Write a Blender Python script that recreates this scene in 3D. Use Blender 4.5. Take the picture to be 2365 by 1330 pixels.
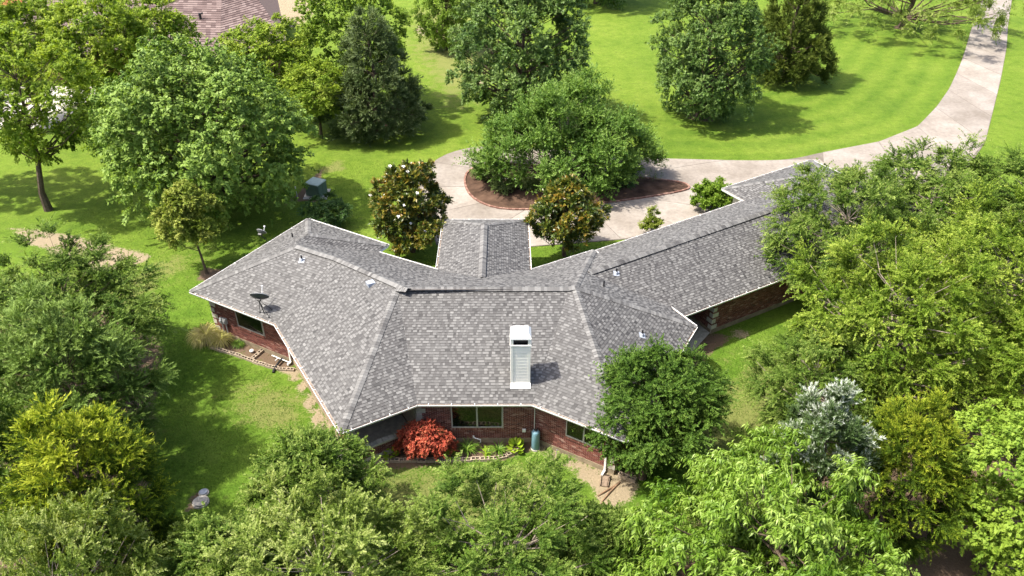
import bpy, math, random
import numpy as np
from mathutils import Vector, Matrix

S = bpy.context.scene
C = S.collection
for o in list(bpy.data.objects): bpy.data.objects.remove(o)

# ------------------------------------------------------------------ camera, sky, sun, exposure
cam = bpy.data.cameras.new('camera'); camo = bpy.data.objects.new('camera', cam); C.objects.link(camo)
camo.location = (0, 0, 26.5)
camo.rotation_euler = (math.radians(90 - 33.672), 0, 0)
cam.sensor_width = 36; cam.lens = 36 * 1833.85 / 2365
cam.clip_start = 0.5; cam.clip_end = 2000
S.camera = camo
w = bpy.data.worlds.new("World"); S.world = w; w.use_nodes = True
nt = w.node_tree; bg = nt.nodes['Background']
sky = nt.nodes.new('ShaderNodeTexSky'); sky.sky_type = 'NISHITA'; sky.sun_disc = False
sky.sun_elevation = math.radians(59.7); sky.sun_rotation = math.radians(-97.5); sky.air_density = .8; sky.dust_density = 4.0; sky.ozone_density = .6
nt.links.new(sky.outputs[0], bg.inputs[0]); bg.inputs[1].default_value = 0.15
sd = bpy.data.lights.new('sun', 'SUN'); sd.energy = 3.8; sd.angle = math.radians(1.2); sd.color = (1, 0.94, 0.83)
so = bpy.data.objects.new('sun', sd); C.objects.link(so); so.location = (-60, -8, 101)
so.rotation_euler = Vector((1, 0.13, -1.68)).to_track_quat('-Z', 'Y').to_euler()
S.view_settings.view_transform = 'Standard'; S.view_settings.look = 'None'
S.view_settings.exposure = 1.25; S.view_settings.gamma = 1; S.view_settings.use_curve_mapping = False
S.render.engine = 'CYCLES'
S.cycles.max_bounces = 6; S.cycles.diffuse_bounces = 3; S.cycles.glossy_bounces = 2; S.cycles.transmission_bounces = 4
S.cycles.caustics_reflective = False; S.cycles.caustics_refractive = False

# ------------------------------------------------------------------ helpers
def tag(o, label=None, cat=None, group=None, kind=None):
    if label: o['label'] = label
    if cat: o['category'] = cat
    if group: o['group'] = group
    if kind: o['kind'] = kind
    return o
def empty(name, loc, label, cat, group=None, rz=0):
    o = bpy.data.objects.new(name, None); C.objects.link(o); o.location = loc; o.rotation_euler = (0, 0, rz)
    o.empty_display_size = 0.2
    return tag(o, label, cat, group)
def set_tint(me, tint):
    a = me.attributes.new('tint', 'FLOAT', 'FACE'); a.data.foreach_set('value', np.asarray(tint, np.float32))
def link(name, me, mats, parent=None):
    o = bpy.data.objects.new(name, me); C.objects.link(o)
    for m in (mats if isinstance(mats, (list, tuple)) else [mats]): me.materials.append(m)
    if parent: o.parent = parent; o.matrix_parent_inverse = Matrix.Translation(parent.location * -1) if parent.parent is None and tuple(parent.rotation_euler) == (0, 0, 0) else parent.matrix_world.inverted()
    return o
class MB:
    """collects polygons, builds ONE mesh object; coordinates are world unless the parent is rotated"""
    def __init__(s): s.v = []; s.f = []; s.m = []; s.t = []
    def poly(s, pts, mi=0, t=.5):
        n = len(s.v); s.v += [tuple(p) for p in pts]; s.f.append(tuple(range(n, n + len(pts)))); s.m.append(mi); s.t.append(t)
    def box8(s, c, mi=0, t=.5, skip=()):
        n = len(s.v); s.v += [tuple(p) for p in c]
        for k, q in enumerate(((0, 3, 2, 1), (4, 5, 6, 7), (0, 1, 5, 4), (1, 2, 6, 5), (2, 3, 7, 6), (3, 0, 4, 7))):
            if k in skip: continue
            s.f.append(tuple(n + i for i in q)); s.m.append(mi); s.t.append(t)
    def box(s, a, b, mi=0, t=.5, skip=()):
        (x0, y0, z0), (x1, y1, z1) = a, b
        s.box8([(x0, y0, z0), (x1, y0, z0), (x1, y1, z0), (x0, y1, z0), (x0, y0, z1), (x1, y0, z1), (x1, y1, z1), (x0, y1, z1)], mi, t, skip)
    def obox(s, o, ux, uy, uz, mi=0, t=.5, skip=()):
        o, ux, uy, uz = [np.array(q, float) for q in (o, ux, uy, uz)]
        s.box8([o, o + ux, o + ux + uy, o + uy, o + uz, o + ux + uz, o + ux + uy + uz, o + uy + uz], mi, t, skip)
    def tube(s, pts, rad, n=6, mi=0, t=.5, cap=True):
        pts = [np.array(p, float) for p in pts]; base = len(s.v)
        if not hasattr(rad, '__len__'): rad = [rad] * len(pts)
        for i, p in enumerate(pts):
            d = pts[min(i + 1, len(pts) - 1)] - pts[max(i - 1, 0)]; d /= (np.linalg.norm(d) + 1e-9)
            a = np.cross(d, (0, 0, 1.) if abs(d[2]) < .9 else (1., 0, 0)); a /= np.linalg.norm(a); b = np.cross(d, a)
            for k in range(n):
                an = 2 * math.pi * k / n; s.v.append(tuple(p + rad[i] * (math.cos(an) * a + math.sin(an) * b)))
        for i in range(len(pts) - 1):
            for k in range(n):
                k2 = (k + 1) % n
                s.f.append((base + i * n + k, base + i * n + k2, base + (i + 1) * n + k2, base + (i + 1) * n + k)); s.m.append(mi); s.t.append(t)
        if cap:
            s.f.append(tuple(base + k for k in range(n))[::-1]); s.m.append(mi); s.t.append(t)
            e = base + (len(pts) - 1) * n; s.f.append(tuple(e + k for k in range(n))); s.m.append(mi); s.t.append(t)
    def lathe(s, c, prof, n=16, mi=0, t=.5):
        s_ = len(s.v)
        for r, z in prof:
            for k in range(n):
                an = 2 * math.pi * k / n; s.v.append((c[0] + r * math.cos(an), c[1] + r * math.sin(an), c[2] + z))
        for i in range(len(prof) - 1):
            for k in range(n):
                k2 = (k + 1) % n
                s.f.append((s_ + i * n + k, s_ + i * n + k2, s_ + (i + 1) * n + k2, s_ + (i + 1) * n + k)); s.m.append(mi); s.t.append(t)
        s.f.append(tuple(s_ + k for k in range(n))[::-1]); s.m.append(mi); s.t.append(t)
        e = s_ + (len(prof) - 1) * n; s.f.append(tuple(e + k for k in range(n))); s.m.append(mi); s.t.append(t)
    def build(s, name, mats, parent=None, smooth=False):
        me = bpy.data.meshes.new(name); me.from_pydata(s.v, [], s.f)
        me.polygons.foreach_set('material_index', s.m); set_tint(me, s.t)
        if smooth: me.polygons.foreach_set('use_smooth', [True] * len(s.f))
        me.update(); return link(name, me, mats, parent)
def quads_mesh(name, V, mats, tint, parent=None):
    """V (N,4,3) -> one mesh of N quads"""
    N = len(V); me = bpy.data.meshes.new(name)
    me.vertices.add(4 * N); me.vertices.foreach_set('co', np.ascontiguousarray(V, np.float32).reshape(-1))
    me.loops.add(4 * N); me.loops.foreach_set('vertex_index', np.arange(4 * N, dtype=np.int32))
    me.polygons.add(N); me.polygons.foreach_set('loop_start', np.arange(0, 4 * N, 4, dtype=np.int32))
    me.polygons.foreach_set('loop_total', np.full(N, 4, np.int32))
    me.update(calc_edges=True); set_tint(me, tint)
    return link(name, me, mats, parent)

# ------------------------------------------------------------------ materials
def ramp(nt, stops):
    r = nt.nodes.new('ShaderNodeValToRGB'); e = r.color_ramp.elements
    while len(e) < len(stops): e.new(0.5)
    for el, (p, c) in zip(e, stops): el.position = p; el.color = (*c, 1)
    return r
def noise(nt, scale, detail=4, rough=.55, coord='Object'):
    tc = nt.nodes.new('ShaderNodeTexCoord'); n = nt.nodes.new('ShaderNodeTexNoise')
    n.inputs['Scale'].default_value = scale; n.inputs['Detail'].default_value = detail; n.inputs['Roughness'].default_value = rough
    nt.links.new(tc.outputs[coord], n.inputs['Vector']); return n
def mathn(nt, op, a, b=None, c=None):
    m = nt.nodes.new('ShaderNodeMath'); m.operation = op
    for i, q in enumerate((a, b, c)):
        if q is None: continue
        if isinstance(q, (int, float)): m.inputs[i].default_value = q
        else: nt.links.new(q, m.inputs[i])
    return m.outputs[0]
def mixc(nt, fac, a, b, mode='MIX'):
    m = nt.nodes.new('ShaderNodeMix'); m.data_type = 'RGBA'; m.blend_type = mode
    for k, q in ((0, fac), (6, a), (7, b)):
        if isinstance(q, (int, float)): m.inputs[k].default_value = q
        elif isinstance(q, tuple): m.inputs[k].default_value = (*q, 1)
        else: nt.links.new(q, m.inputs[k])
    return m.outputs[2]
def newmat(name, rough=.7, spec=.5, metallic=0):
    m = bpy.data.materials.new(name); m.use_nodes = True; b = m.node_tree.nodes['Principled BSDF']
    b.inputs['Roughness'].default_value = rough; b.inputs['Specular IOR Level'].default_value = spec; b.inputs['Metallic'].default_value = metallic
    return m, m.node_tree, b
def simple(name, col, rough=.6, spec=.5, var=.18, scale=6, bump=0.0, bscale=60, metallic=0):
    m, nt, b = newmat(name, rough, spec, metallic)
    n = noise(nt, scale, 5); lo = tuple(c * (1 - var) for c in col); hi = tuple(min(1, c * (1 + var)) for c in col)
    r = ramp(nt, [(.3, lo), (.7, hi)]); nt.links.new(n.outputs[0], r.inputs[0]); nt.links.new(r.outputs[0], b.inputs['Base Color'])
    if bump:
        bn = noise(nt, bscale, 4); bp = nt.nodes.new('ShaderNodeBump'); bp.inputs['Strength'].default_value = bump; bp.inputs['Distance'].default_value = .02
        nt.links.new(bn.outputs[0], bp.inputs['Height']); nt.links.new(bp.outputs[0], b.inputs['Normal'])
    return m
def tinted(name, stops, rough=.8, spec=.3, nscale=25, namt=.35, bump=.3, bscale=120):
    m, nt, b = newmat(name, rough, spec)
    at = nt.nodes.new('ShaderNodeAttribute'); at.attribute_name = 'tint'
    r = ramp(nt, stops); nt.links.new(at.outputs['Fac'], r.inputs[0])
    n = noise(nt, nscale, 5); v = mathn(nt, 'MULTIPLY_ADD', n.outputs[0], 2 * namt, 1 - namt)
    col = mixc(nt, 1.0, r.outputs[0], v, 'MULTIPLY'); nt.links.new(col, b.inputs['Base Color'])
    if bump:
        bn = noise(nt, bscale, 3); bp = nt.nodes.new('ShaderNodeBump'); bp.inputs['Strength'].default_value = bump; bp.inputs['Distance'].default_value = .01
        nt.links.new(bn.outputs[0], bp.inputs['Height']); nt.links.new(bp.outputs[0], b.inputs['Normal'])
    return m
def leafmat(name, stops, trans=.3, rough=.5, spec=.35):
    m, nt, b = newmat(name, rough, spec)
    at = nt.nodes.new('ShaderNodeAttribute'); at.attribute_name = 'tint'
    r = ramp(nt, stops); nt.links.new(at.outputs['Fac'], r.inputs[0]); nt.links.new(r.outputs[0], b.inputs['Base Color'])
    tr = nt.nodes.new('ShaderNodeBsdfTranslucent'); tc = mixc(nt, 1.0, r.outputs[0], (1.25, 1.2, .5), 'MULTIPLY'); nt.links.new(tc, tr.inputs['Color'])
    mx = nt.nodes.new('ShaderNodeMixShader'); mx.inputs[0].default_value = trans
    nt.links.new(b.outputs[0], mx.inputs[1]); nt.links.new(tr.outputs[0], mx.inputs[2])
    nt.links.new(mx.outputs[0], nt.nodes['Material Output'].inputs['Surface']); return m

M = {}
M['shingle'] = tinted('asphalt_shingle', [(0, (.031, .030, .030)), (.25, (.053, .051, .0505)), (.5, (.080, .078, .0765)), (.75, (.124, .122, .119)), (1, (.168, .166, .161))], .7, .5, 40, .2, .25, 200)
M['brick'] = tinted('red_brick', [(0, (.085, .034, .03)), (.35, (.155, .055, .045)), (.7, (.225, .088, .066)), (1, (.36, .23, .19))], .85, .25, 14, .3, .3, 80)
M['mortar'] = simple('mortar', (.52, .45, .40), .95, .2, .2, 10, .3)
M['quoin'] = simple('cast_stone', (.5, .465, .4), .9, .2, .22, 5, .3)
M['foundation'] = simple('foundation_concrete', (.27, .22, .15), .95, .2, .3, 3, .3)
M['white'] = simple('white_painted_metal', (.8, .8, .78), .45, .5, .05, 3)
M['trough'] = simple('gutter_silt', (.24, .2, .17), .95, .1, .4, 9)
M['siding'] = simple('offwhite_siding', (.78, .77, .70), .6, .4, .06, 3)
M['soffit'] = simple('soffit_paint', (.55, .52, .48), .7, .3, .08, 3)
M['deck'] = simple('roof_deck', (.10, .09, .085), .95, .1, .2, 6)
M['dark'] = simple('dark_plastic', (.018, .018, .02), .5, .4, .2, 8)
M['dish'] = simple('dish_grey', (.055, .06, .065), .45, .5, .15, 6)
M['steel'] = simple('galvanised_steel', (.5, .5, .5), .4, .5, .15, 12, metallic=.6)
M['lead'] = simple('lead_flashing', (.3, .33, .38), .5, .5, .2, 12)
M['winframe'] = simple('window_frame', (.42, .41, .38), .5, .4, .08, 5)
M['tank'] = simple('pale_blue_paint', (.16, .29, .36), .4, .5, .12, 4)
M['greybox'] = simple('meter_grey', (.36, .37, .38), .5, .5, .1, 8)
M['transformer'] = simple('green_steel', (.095, .15, .115), .5, .5, .12, 3)
M['transtop'] = simple('pale_green_steel', (.42, .5, .43), .5, .5, .1, 3)
M['block'] = simple('concrete_block', (.38, .31, .235), .95, .2, .3, 9, .4)
M['conc_old'] = simple('weathered_concrete', (.4, .375, .33), .95, .2, .25, 5, .3)
M['wood'] = simple('weathered_wood', (.2, .13, .08), .9, .2, .3, 8, .3)
M['bark'] = simple('bark', (.10, .075, .055), .95, .1, .4, 6, .6, 25)
M['bark_pale'] = simple('pale_bark', (.27, .225, .18), .95, .1, .35, 7, .5, 25)
M['mulch'] = simple('mulch_soil', (.085, .05, .035), .95, .1, .5, 14, .8, 30)
M['island_soil'] = simple('island_soil', (.075, .046, .032), .95, .1, .55, 1.2, .8, 30)
M['edging'] = tinted('edging_brick', [(0, (.17, .085, .065)), (1, (.32, .2, .155))], .9, .2, 12, .25)
M['neigh'] = tinted('brown_shingle', [(0, (.095, .066, .062)), (.5, (.15, .108, .10)), (1, (.21, .16, .148))], .9, .2, 8, .2)
M['pvc'] = simple('white_pvc', (.75, .75, .73), .4, .5, .05)
M['splash'] = simple('splash_block', (.2, .15, .11), .9, .2, .25, 8, .3)
# glass: opaque reflecting pane, the unlit room's darkness put into its base colour
m, nt_, b = newmat('window_glass', .03, .5); b.inputs['Base Color'].default_value = (.006, .008, .006, 1); b.inputs['IOR'].default_value = 1.5; M['glass'] = m
# concrete drive
m, nt_, b = newmat('driveway_concrete', .9, .25)
n1 = noise(nt_, .35, 6, .6); n2 = noise(nt_, 3.5, 6, .7); n3 = noise(nt_, 40, 3)
r1 = ramp(nt_, [(.3, (.185, .16, .135)), (.55, (.25, .222, .194)), (.75, (.30, .275, .248))]); nt_.links.new(n1.outputs[0], r1.inputs[0])
v = mathn(nt_, 'MULTIPLY_ADD', n2.outputs[0], .9, .55); v2 = mathn(nt_, 'MULTIPLY_ADD', n3.outputs[0], .3, .85)
c1 = mixc(nt_, 1., r1.outputs[0], v, 'MULTIPLY'); oi = nt_.nodes.new('ShaderNodeObjectInfo'); c1 = mixc(nt_, 1., c1, v2, 'MULTIPLY'); c1 = mixc(nt_, 1., c1, mathn(nt_, 'MULTIPLY_ADD', oi.outputs['Random'], .2, .88), 'MULTIPLY'); nt_.links.new(c1, b.inputs['Base Color']); M['drive'] = m
# lawn with soil where the ground sheet carries it
m, nt_, b = newmat('lawn_ground', .95, .15)
g1 = noise(nt_, .12, 5, .6); g2 = noise(nt_, .9, 6, .65); g3 = noise(nt_, 9, 5, .7); g4 = noise(nt_, 45, 3, .7)
ra = ramp(nt_, [(.28, (.092, .152, .015)), (.5, (.118, .182, .018)), (.72, (.146, .202, .026))]); nt_.links.new(g1.outputs[0], ra.inputs[0])
rb = ramp(nt_, [(.28, (.7, .78, .66)), (.5, (1., 1., 1.)), (.72, (1.2, 1.1, 1.35))]); nt_.links.new(g2.outputs[0], rb.inputs[0])
def attr(nt, name):
    a = nt.nodes.new('ShaderNodeAttribute'); a.attribute_name = name; return a.outputs['Fac']
rl = ramp(nt_, [(.32, (.050, .115, .009)), (.5, (.078, .15, .013)), (.68, (.115, .185, .022))]); nt_.links.new(g1.outputs[0], rl.inputs[0])
c = mixc(nt_, attr(nt_, 'lush'), ra.outputs[0], rl.outputs[0])
c = mixc(nt_, 1., c, rb.outputs[0], 'MULTIPLY')
c = mixc(nt_, 1., c, mathn(nt_, 'MULTIPLY_ADD', g3.outputs[0], 1.5, .25), 'MULTIPLY')
c = mixc(nt_, 1., c, mathn(nt_, 'MULTIPLY_ADD', g4.outputs[0], 1.2, .4), 'MULTIPLY')
g5 = noise(nt_, 2.6, 8, .75); c = mixc(nt_, 1., c, mathn(nt_, 'MULTIPLY_ADD', g5.outputs[0], 1.1, .45), 'MULTIPLY')
tcv = nt_.nodes.new('ShaderNodeTexCoord'); vo = nt_.nodes.new('ShaderNodeTexVoronoi'); vo.inputs['Scale'].default_value = .9; nt_.links.new(tcv.outputs['Object'], vo.inputs['Vector'])
wd = nt_.nodes.new('ShaderNodeMapRange'); wd.inputs[1].default_value = .16; wd.inputs[2].default_value = .07; nt_.links.new(vo.outputs['Distance'], wd.inputs[0])
c = mixc(nt_, mathn(nt_, 'MULTIPLY', wd.outputs[0], .55), c, mixc(nt_, vo.outputs['Color'], (.05, .10, .012), (.16, .17, .04)))
c = mixc(nt_, mathn(nt_, 'MULTIPLY', attr(nt_, 'stripe'), .9), c, mixc(nt_, 1., c, (.72, .82, .7), 'MULTIPLY'))
def masked(nt, name, amp=1.1):
    q = mathn(nt, 'MULTIPLY_ADD', mathn(nt, 'SUBTRACT', g3.outputs[0], .5), amp, attr(nt, name))
    q = mathn(nt, 'MULTIPLY_ADD', mathn(nt, 'SUBTRACT', g2.outputs[0], .5), amp * .8, q)
    mr = nt.nodes.new('ShaderNodeMapRange'); mr.interpolation_type = 'SMOOTHSTEP'; mr.inputs[1].default_value = .38; mr.inputs[2].default_value = .62; nt.links.new(q, mr.inputs[0]); return mr.outputs[0]
dry = mixc(nt_, g3.outputs[0], (.2, .175, .075), (.14, .17, .04)); c = mixc(nt_, mathn(nt_, 'MULTIPLY', masked(nt_, 'dry', 1.6), .75), c, dry)
soilc = mixc(nt_, g3.outputs[0], (.085, .055, .035), (.2, .145, .1)); c = mixc(nt_, masked(nt_, 'soil'), c, soilc)
sandc = mixc(nt_, g3.outputs[0], (.20, .16, .10), (.34, .28, .19)); c = mixc(nt_, masked(nt_, 'sand'), c, sandc)
clay = mixc(nt_, g3.outputs[0], (.25, .08, .03), (.3, .11, .05)); c = mixc(nt_, masked(nt_, 'clay'), c, clay)
nt_.links.new(c, b.inputs['Base Color'])
bp = nt_.nodes.new('ShaderNodeBump'); bp.inputs['Strength'].default_value = .7; bp.inputs['Distance'].default_value = .06
nt_.links.new(mathn(nt_, 'ADD', g3.outputs[0], g4.outputs[0]), bp.inputs['Height']); nt_.links.new(bp.outputs[0], b.inputs['Normal']); M['lawn'] = m
M['blade'] = leafmat('grass_blade', [(0, (.05, .12, .012)), (.6, (.09, .17, .018)), (1, (.19, .23, .06))], .2, .7, .2)

# ------------------------------------------------------------------ ground sheet
DRIVE_OUT = [(70.99, 123.6), (62.09, 108.38), (54.86, 96.12), (48.34, 84.52), (43.39, 76.31), (40.63, 72.1), (37.63, 68.05), (34.47, 64.25), (30.97, 61.92), (28.38, 60.77), (25.14, 59.56), (22.69, 58.39), (20.85, 57.98), (17.76, 57.98), (14.38, 58.22), (11.3, 58.39), (7.58, 59.14), (4.14, 59.99), (0.62, 60.59), (-1.51, 60.85), (-3.28, 60.59), (-4.99, 59.56), (-6.1, 58.06), (-6.8, 56.3), (-7.09, 54.18), (-6.97, 52.04), (-6.59, 50.03), (-5.9, 48.12), (-5.3, 46.32), (-4.95, 44.84)]
DRIVE_IN = [(0.92, 44.56), (4.2, 45.06), (7.53, 45.57), (9.22, 46.32), (13.18, 48.74), (23.39, 54.18), (27.71, 52.74), (31.54, 54.18), (35.95, 57.25), (39.23, 61.47), (42.66, 67.22), (48.08, 76.31), (54.56, 87.58), (59.14, 96.12), (66.03, 108.38), (74.33, 123.6)]
ISLAND = [(-3.6, 54.18), (-3.48, 55.68), (-2.79, 56.77), (-1.44, 57.25), (0.59, 57.17), (3.95, 56.46), (7.22, 55.53), (9.46, 54.85), (11.36, 54.4), (12.91, 53.89), (13.22, 53.31), (12.95, 52.74), (11.31, 52.04), (8.67, 51.22), (6.43, 50.62), (3.6, 49.9), (0.53, 49.57), (-1.3, 49.9), (-2.57, 51.02), (-3.26, 52.39)]
def smooth(pts, it=2, closed=False):
    for _ in range(it):
        o = [] if closed else [pts[0]]
        for i in range(len(pts) if closed else len(pts) - 1):
            a, b_ = pts[i], pts[(i + 1) % len(pts)]
            o += [(a[0] * .75 + b_[0] * .25, a[1] * .75 + b_[1] * .25), (a[0] * .25 + b_[0] * .75, a[1] * .25 + b_[1] * .75)]
        if not closed: o.append(pts[-1])
        pts = o
    return pts
ISL = smooth(ISLAND, 1, True)
DOUT = smooth(DRIVE_OUT, 1)
def inside_sd(P, poly):
    """signed distance (positive inside) of points P (N,2) to a polygon"""
    A = np.array(poly); B = np.roll(A, -1, 0); d = np.full(len(P), 1e9); ins = np.zeros(len(P), bool)
    for a, b_ in zip(A, B):
        e = b_ - a; q = P - a; t = np.clip((q @ e) / (e @ e + 1e-12), 0, 1); d = np.minimum(d, np.hypot(*(q - t[:, None] * e).T))
        cr = (a[1] > P[:, 1]) != (b_[1] > P[:, 1])
        with np.errstate(divide='ignore', invalid='ignore'):
            xi = a[0] + (P[:, 1] - a[1]) / (b_[1] - a[1] + 1e-15) * (b_[0] - a[0])
        ins ^= cr & (P[:, 0] < xi)
    return np.where(ins, d, -d)
SOIL = [([(-12.13, 33.5), (-10.84, 31.87), (-12.26, 32.15), (-14.38, 33.24), (-15.96, 33.87), (-17.14, 34.25), (-17.5, 35.2), (-16.2, 35.4)], .25),
        ([(-7.12, 25.5), (-6.49, 25.2), (-2.42, 25.5), (-.45, 25.6), (.86, 26.3), (1.3, 26.4), (1.18, 27.42), (-3.73, 27.42), (-7, 27)], .3),
        ([(8.4, 30.8), (10.6, 33.4), (12.2, 35.0), (11, 35.2), (8.6, 33.5)], .35),
        ([(5.2, 22.5), (10, 22), (14, 26), (22, 30), (30, 36), (34, 30), (30, 12), (5, 12)], 2.),
        ([(-30, 14), (-30, 36), (-24, 38), (-19, 34), (-17, 27), (-14.6, 21.5), (-12.5, 18), (-4, 19.5), (3, 19.5), (4, 12)], 1.2),
        ([(-13.75, 22.9), (-13.7, 23.9), (-13.15, 24.0), (-12.95, 23.1), (-13.3, 22.8)], .25),
        ([(-19.6, 41.4), (-18.9, 42.2), (-18, 41.8), (-17.9, 40.9), (-18.8, 40.5)], .3),
        ([(15.4, 67.3), (16.6, 68.4), (18, 67.2), (17.6, 66.2), (16, 66.3)], .3),
        ([(45, 95), (46, 96.8), (47.6, 96), (46.6, 94.6)], .4),
        ([(-16.39, 50.16), (-15.66, 52.39), (-14.97, 55.07), (-14.73, 56.41), (-14.6, 55.3), (-13.5, 51.9), (-13.93, 50.95), (-15.39, 51.1)], .3)]
SAND = [([(-34.22, 47.21), (-31.95, 46.79), (-28.9, 45.86), (-25.79, 44.62), (-23.06, 43.53), (-23.41, 42.6), (-25.5, 41.5), (-27.6, 43.0), (-32.01, 45.18)], .5),
        ([(-12.28, 32.22), (-11.15, 32.22), (-10.11, 30.51), (-9.25, 28.91), (-7.6, 26.6), (-6.2, 25.0), (-7.6, 24.9), (-8.56, 26.99), (-9.4, 27.86), (-10.25, 29.54), (-11.1, 31.18)], .35),
        ([(1.06, 26.85), (1.59, 26.6), (2.9, 25.8), (4.19, 25.2), (5.6, 24.9), (5.4, 23.7), (4.75, 22.9), (4.0, 22.9), (3.3, 24.3), (2.3, 25.5), (1.14, 26.3)], .55),
        ([(-32, 118), (-33.5, 106.15), (-29.5, 97.95), (-25.5, 95.12), (-24.5, 104.15), (-25.0, 118)], 1.2),
        ([(-3.2, 74), (-2.6, 76), (-3.5, 78), (-4.4, 76)], .6), ([(-9.8, 92), (-8, 95), (-11, 97), (-11.5, 94)], .8),
        ([(12.1, 35.4), (13.1, 35.6), (12.9, 34.7), (12.2, 34.7)], .5)]
CLAY = [([(-70, 116), (-64.5, 104.6), (-59, 103.8), (-57.5, 110), (-60, 118)], 1.)]
DRY = [([(-13, 31), (-10.2, 29.5), (-10.5, 27.5), (-13.5, 29)], 2.), ([(-6, 24.6), (1, 25), (2.4, 23.6), (-1, 22), (-6, 22.5)], 2.), ([(-5, 70), (-1, 82), (-6, 100), (-12, 104), (-10, 86)], 4.),
       ([(-14.6, 55.5), (-13, 56.5), (-13.4, 58), (-14.9, 57)], .8), ([(-24, 41), (-20.5, 44), (-22.5, 37), (-25, 38)], 2.5), ([(8, 27), (13, 33), (15, 31), (9, 25)], 2.5)]
gx = np.concatenate([[-500, -300, -180, -120, -85, -65], np.arange(-52, 56, .6), [60, 66, 75, 90, 120, 180, 300, 500]])
gy = np.concatenate([[-200, -80, -30, -5, 5, 10], np.arange(14, 100, .6), np.arange(101, 130, 1.2), [135, 150, 180, 240, 350, 600]])
nx, ny = len(gx), len(gy); X, Y = np.meshgrid(gx, gy, indexing='ij'); Pg = np.stack([X.ravel(), Y.ravel()], 1)
def field(regs):
    f = np.zeros(len(Pg))
    for poly, wd in regs:
        a = np.array(poly); lo, hi = a.min(0) - wd * 2, a.max(0) + wd * 2; k = np.all((Pg > lo) & (Pg < hi), 1)
        if k.any(): f[k] = np.maximum(f[k], np.clip(.5 + inside_sd(Pg[k], poly) / (2 * wd), 0, 1))
    return f
me = bpy.data.meshes.new('lawn')
idx = np.arange(nx * ny).reshape(nx, ny)
F = np.stack([idx[:-1, :-1], idx[1:, :-1], idx[1:, 1:], idx[:-1, 1:]], -1).reshape(-1, 4)
me.vertices.add(nx * ny); me.vertices.foreach_set('co', np.concatenate([Pg, np.zeros((len(Pg), 1))], 1).astype(np.float32).ravel())
me.loops.add(F.size); me.loops.foreach_set('vertex_index', F.astype(np.int32).ravel())
me.polygons.add(len(F)); me.polygons.foreach_set('loop_start', np.arange(0, F.size, 4, dtype=np.int32)); me.polygons.foreach_set('loop_total', np.full(len(F), 4, np.int32)); me.update(calc_edges=True)
soilF, sandF, dryF, clayF = field(SOIL), field(SAND), field(DRY), field(CLAY)
stripe = np.zeros(len(Pg)); k = inside_sd(Pg, DRIVE_OUT[:16] + [(14, 66), (26, 78), (45, 112)]); dd = -inside_sd(Pg, DRIVE_OUT + DRIVE_IN)
stripe = np.where((k > 0), .5 + .5 * np.sin(dd * 2.6), 0) + np.where((Pg[:, 0] > 14) & (Pg[:, 1] > 56) & (k <= 0), .3, 0)
lush = np.clip((52 - Pg[:, 1] + np.where(Pg[:, 0] > 20, -10, 0)) / 18, 0, 1) * .9
for nm, arr in (('lush', lush), ('soil', soilF), ('sand', sandF), ('dry', dryF), ('clay', clayF), ('stripe', stripe)):
    a = me.attributes.new(nm, 'FLOAT', 'POINT'); a.data.foreach_set('value', arr.astype(np.float32))
lawn = tag(link('lawn', me, M['lawn']), kind='structure')

# grass tufts on the near lawn, real blades
def grass(n, seed, x0, x1, y0, y1, h0, h1, wd):
    rng = np.random.default_rng(seed); P = np.stack([rng.uniform(x0, x1, n), rng.uniform(y0, y1, n)], 1)
    ix = np.clip(np.searchsorted(gx, P[:, 0]), 1, nx - 1); iy = np.clip(np.searchsorted(gy, P[:, 1]), 1, ny - 1); q = ix * ny + iy
    keep = (np.maximum(soilF[q], sandF[q]) < rng.uniform(.2, .6, n)) & (inside_sd(P, DRIVE_OUT + DRIVE_IN) < -.05)
    keep &= inside_sd(P, HOUSE_FOOT) < -.05
    P = P[keep]; n = len(P); a = rng.uniform(0, 2 * math.pi, n); h = rng.uniform(h0, h1, n); l = rng.uniform(-.6, .6, (n, 2)) * h[:, None]
    s = np.stack([np.cos(a), np.sin(a)], 1) * wd; V = np.zeros((n, 4, 3))
    V[:, 0, :2] = P - s; V[:, 1, :2] = P + s; V[:, 2, :2] = P + l + s * .25; V[:, 3, :2] = P + l - s * .25; V[:, 2, 2] = h; V[:, 3, 2] = h
    return V, np.clip(rng.normal(.5, .25, n) + (np.sin(P[:, 0] * .7) + np.sin(P[:, 1] * .9 + P[:, 0] * .3)) * .1, 0, 1)

# ------------------------------------------------------------------ driveway and planter island
drive = MB(); DP = DOUT + DRIVE_IN
drive.poly([(x, y, .030) for x, y in DP][::-1])
for i in range(len(DP)):
    a, b_ = DP[i], DP[(i + 1) % len(DP)]; drive.poly([(*a, .03), (*b_, .03), (*b_, -.05), (*a, -.05)])
M['drive_base'] = simple('joint_concrete', (.15, .13, .11), .95, .2, .2, 2)
drv = tag(drive.build('driveway', M['drive_base']), kind='structure')
def shrink(pts, d):
    c = np.mean(pts, 0); return [tuple(np.array(p) + (c - np.array(p)) / (np.linalg.norm(c - np.array(p)) + 1e-9) * d) for p in pts]
def slab(pts):
    pts = shrink(pts, .04); a = sum(pts[i][0] * pts[(i + 1) % len(pts)][1] - pts[(i + 1) % len(pts)][0] * pts[i][1] for i in range(len(pts)))
    if a < 0: pts = pts[::-1]
    b_ = MB(); b_.poly([(x, y, .042) for x, y in pts])
    for i in range(len(pts)):
        p, q = pts[i], pts[(i + 1) % len(pts)]; b_.poly([(*p, .031), (*q, .031), (*q, .042), (*p, .042)])
    b_.build('slab', M['drive'], drv)
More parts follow.
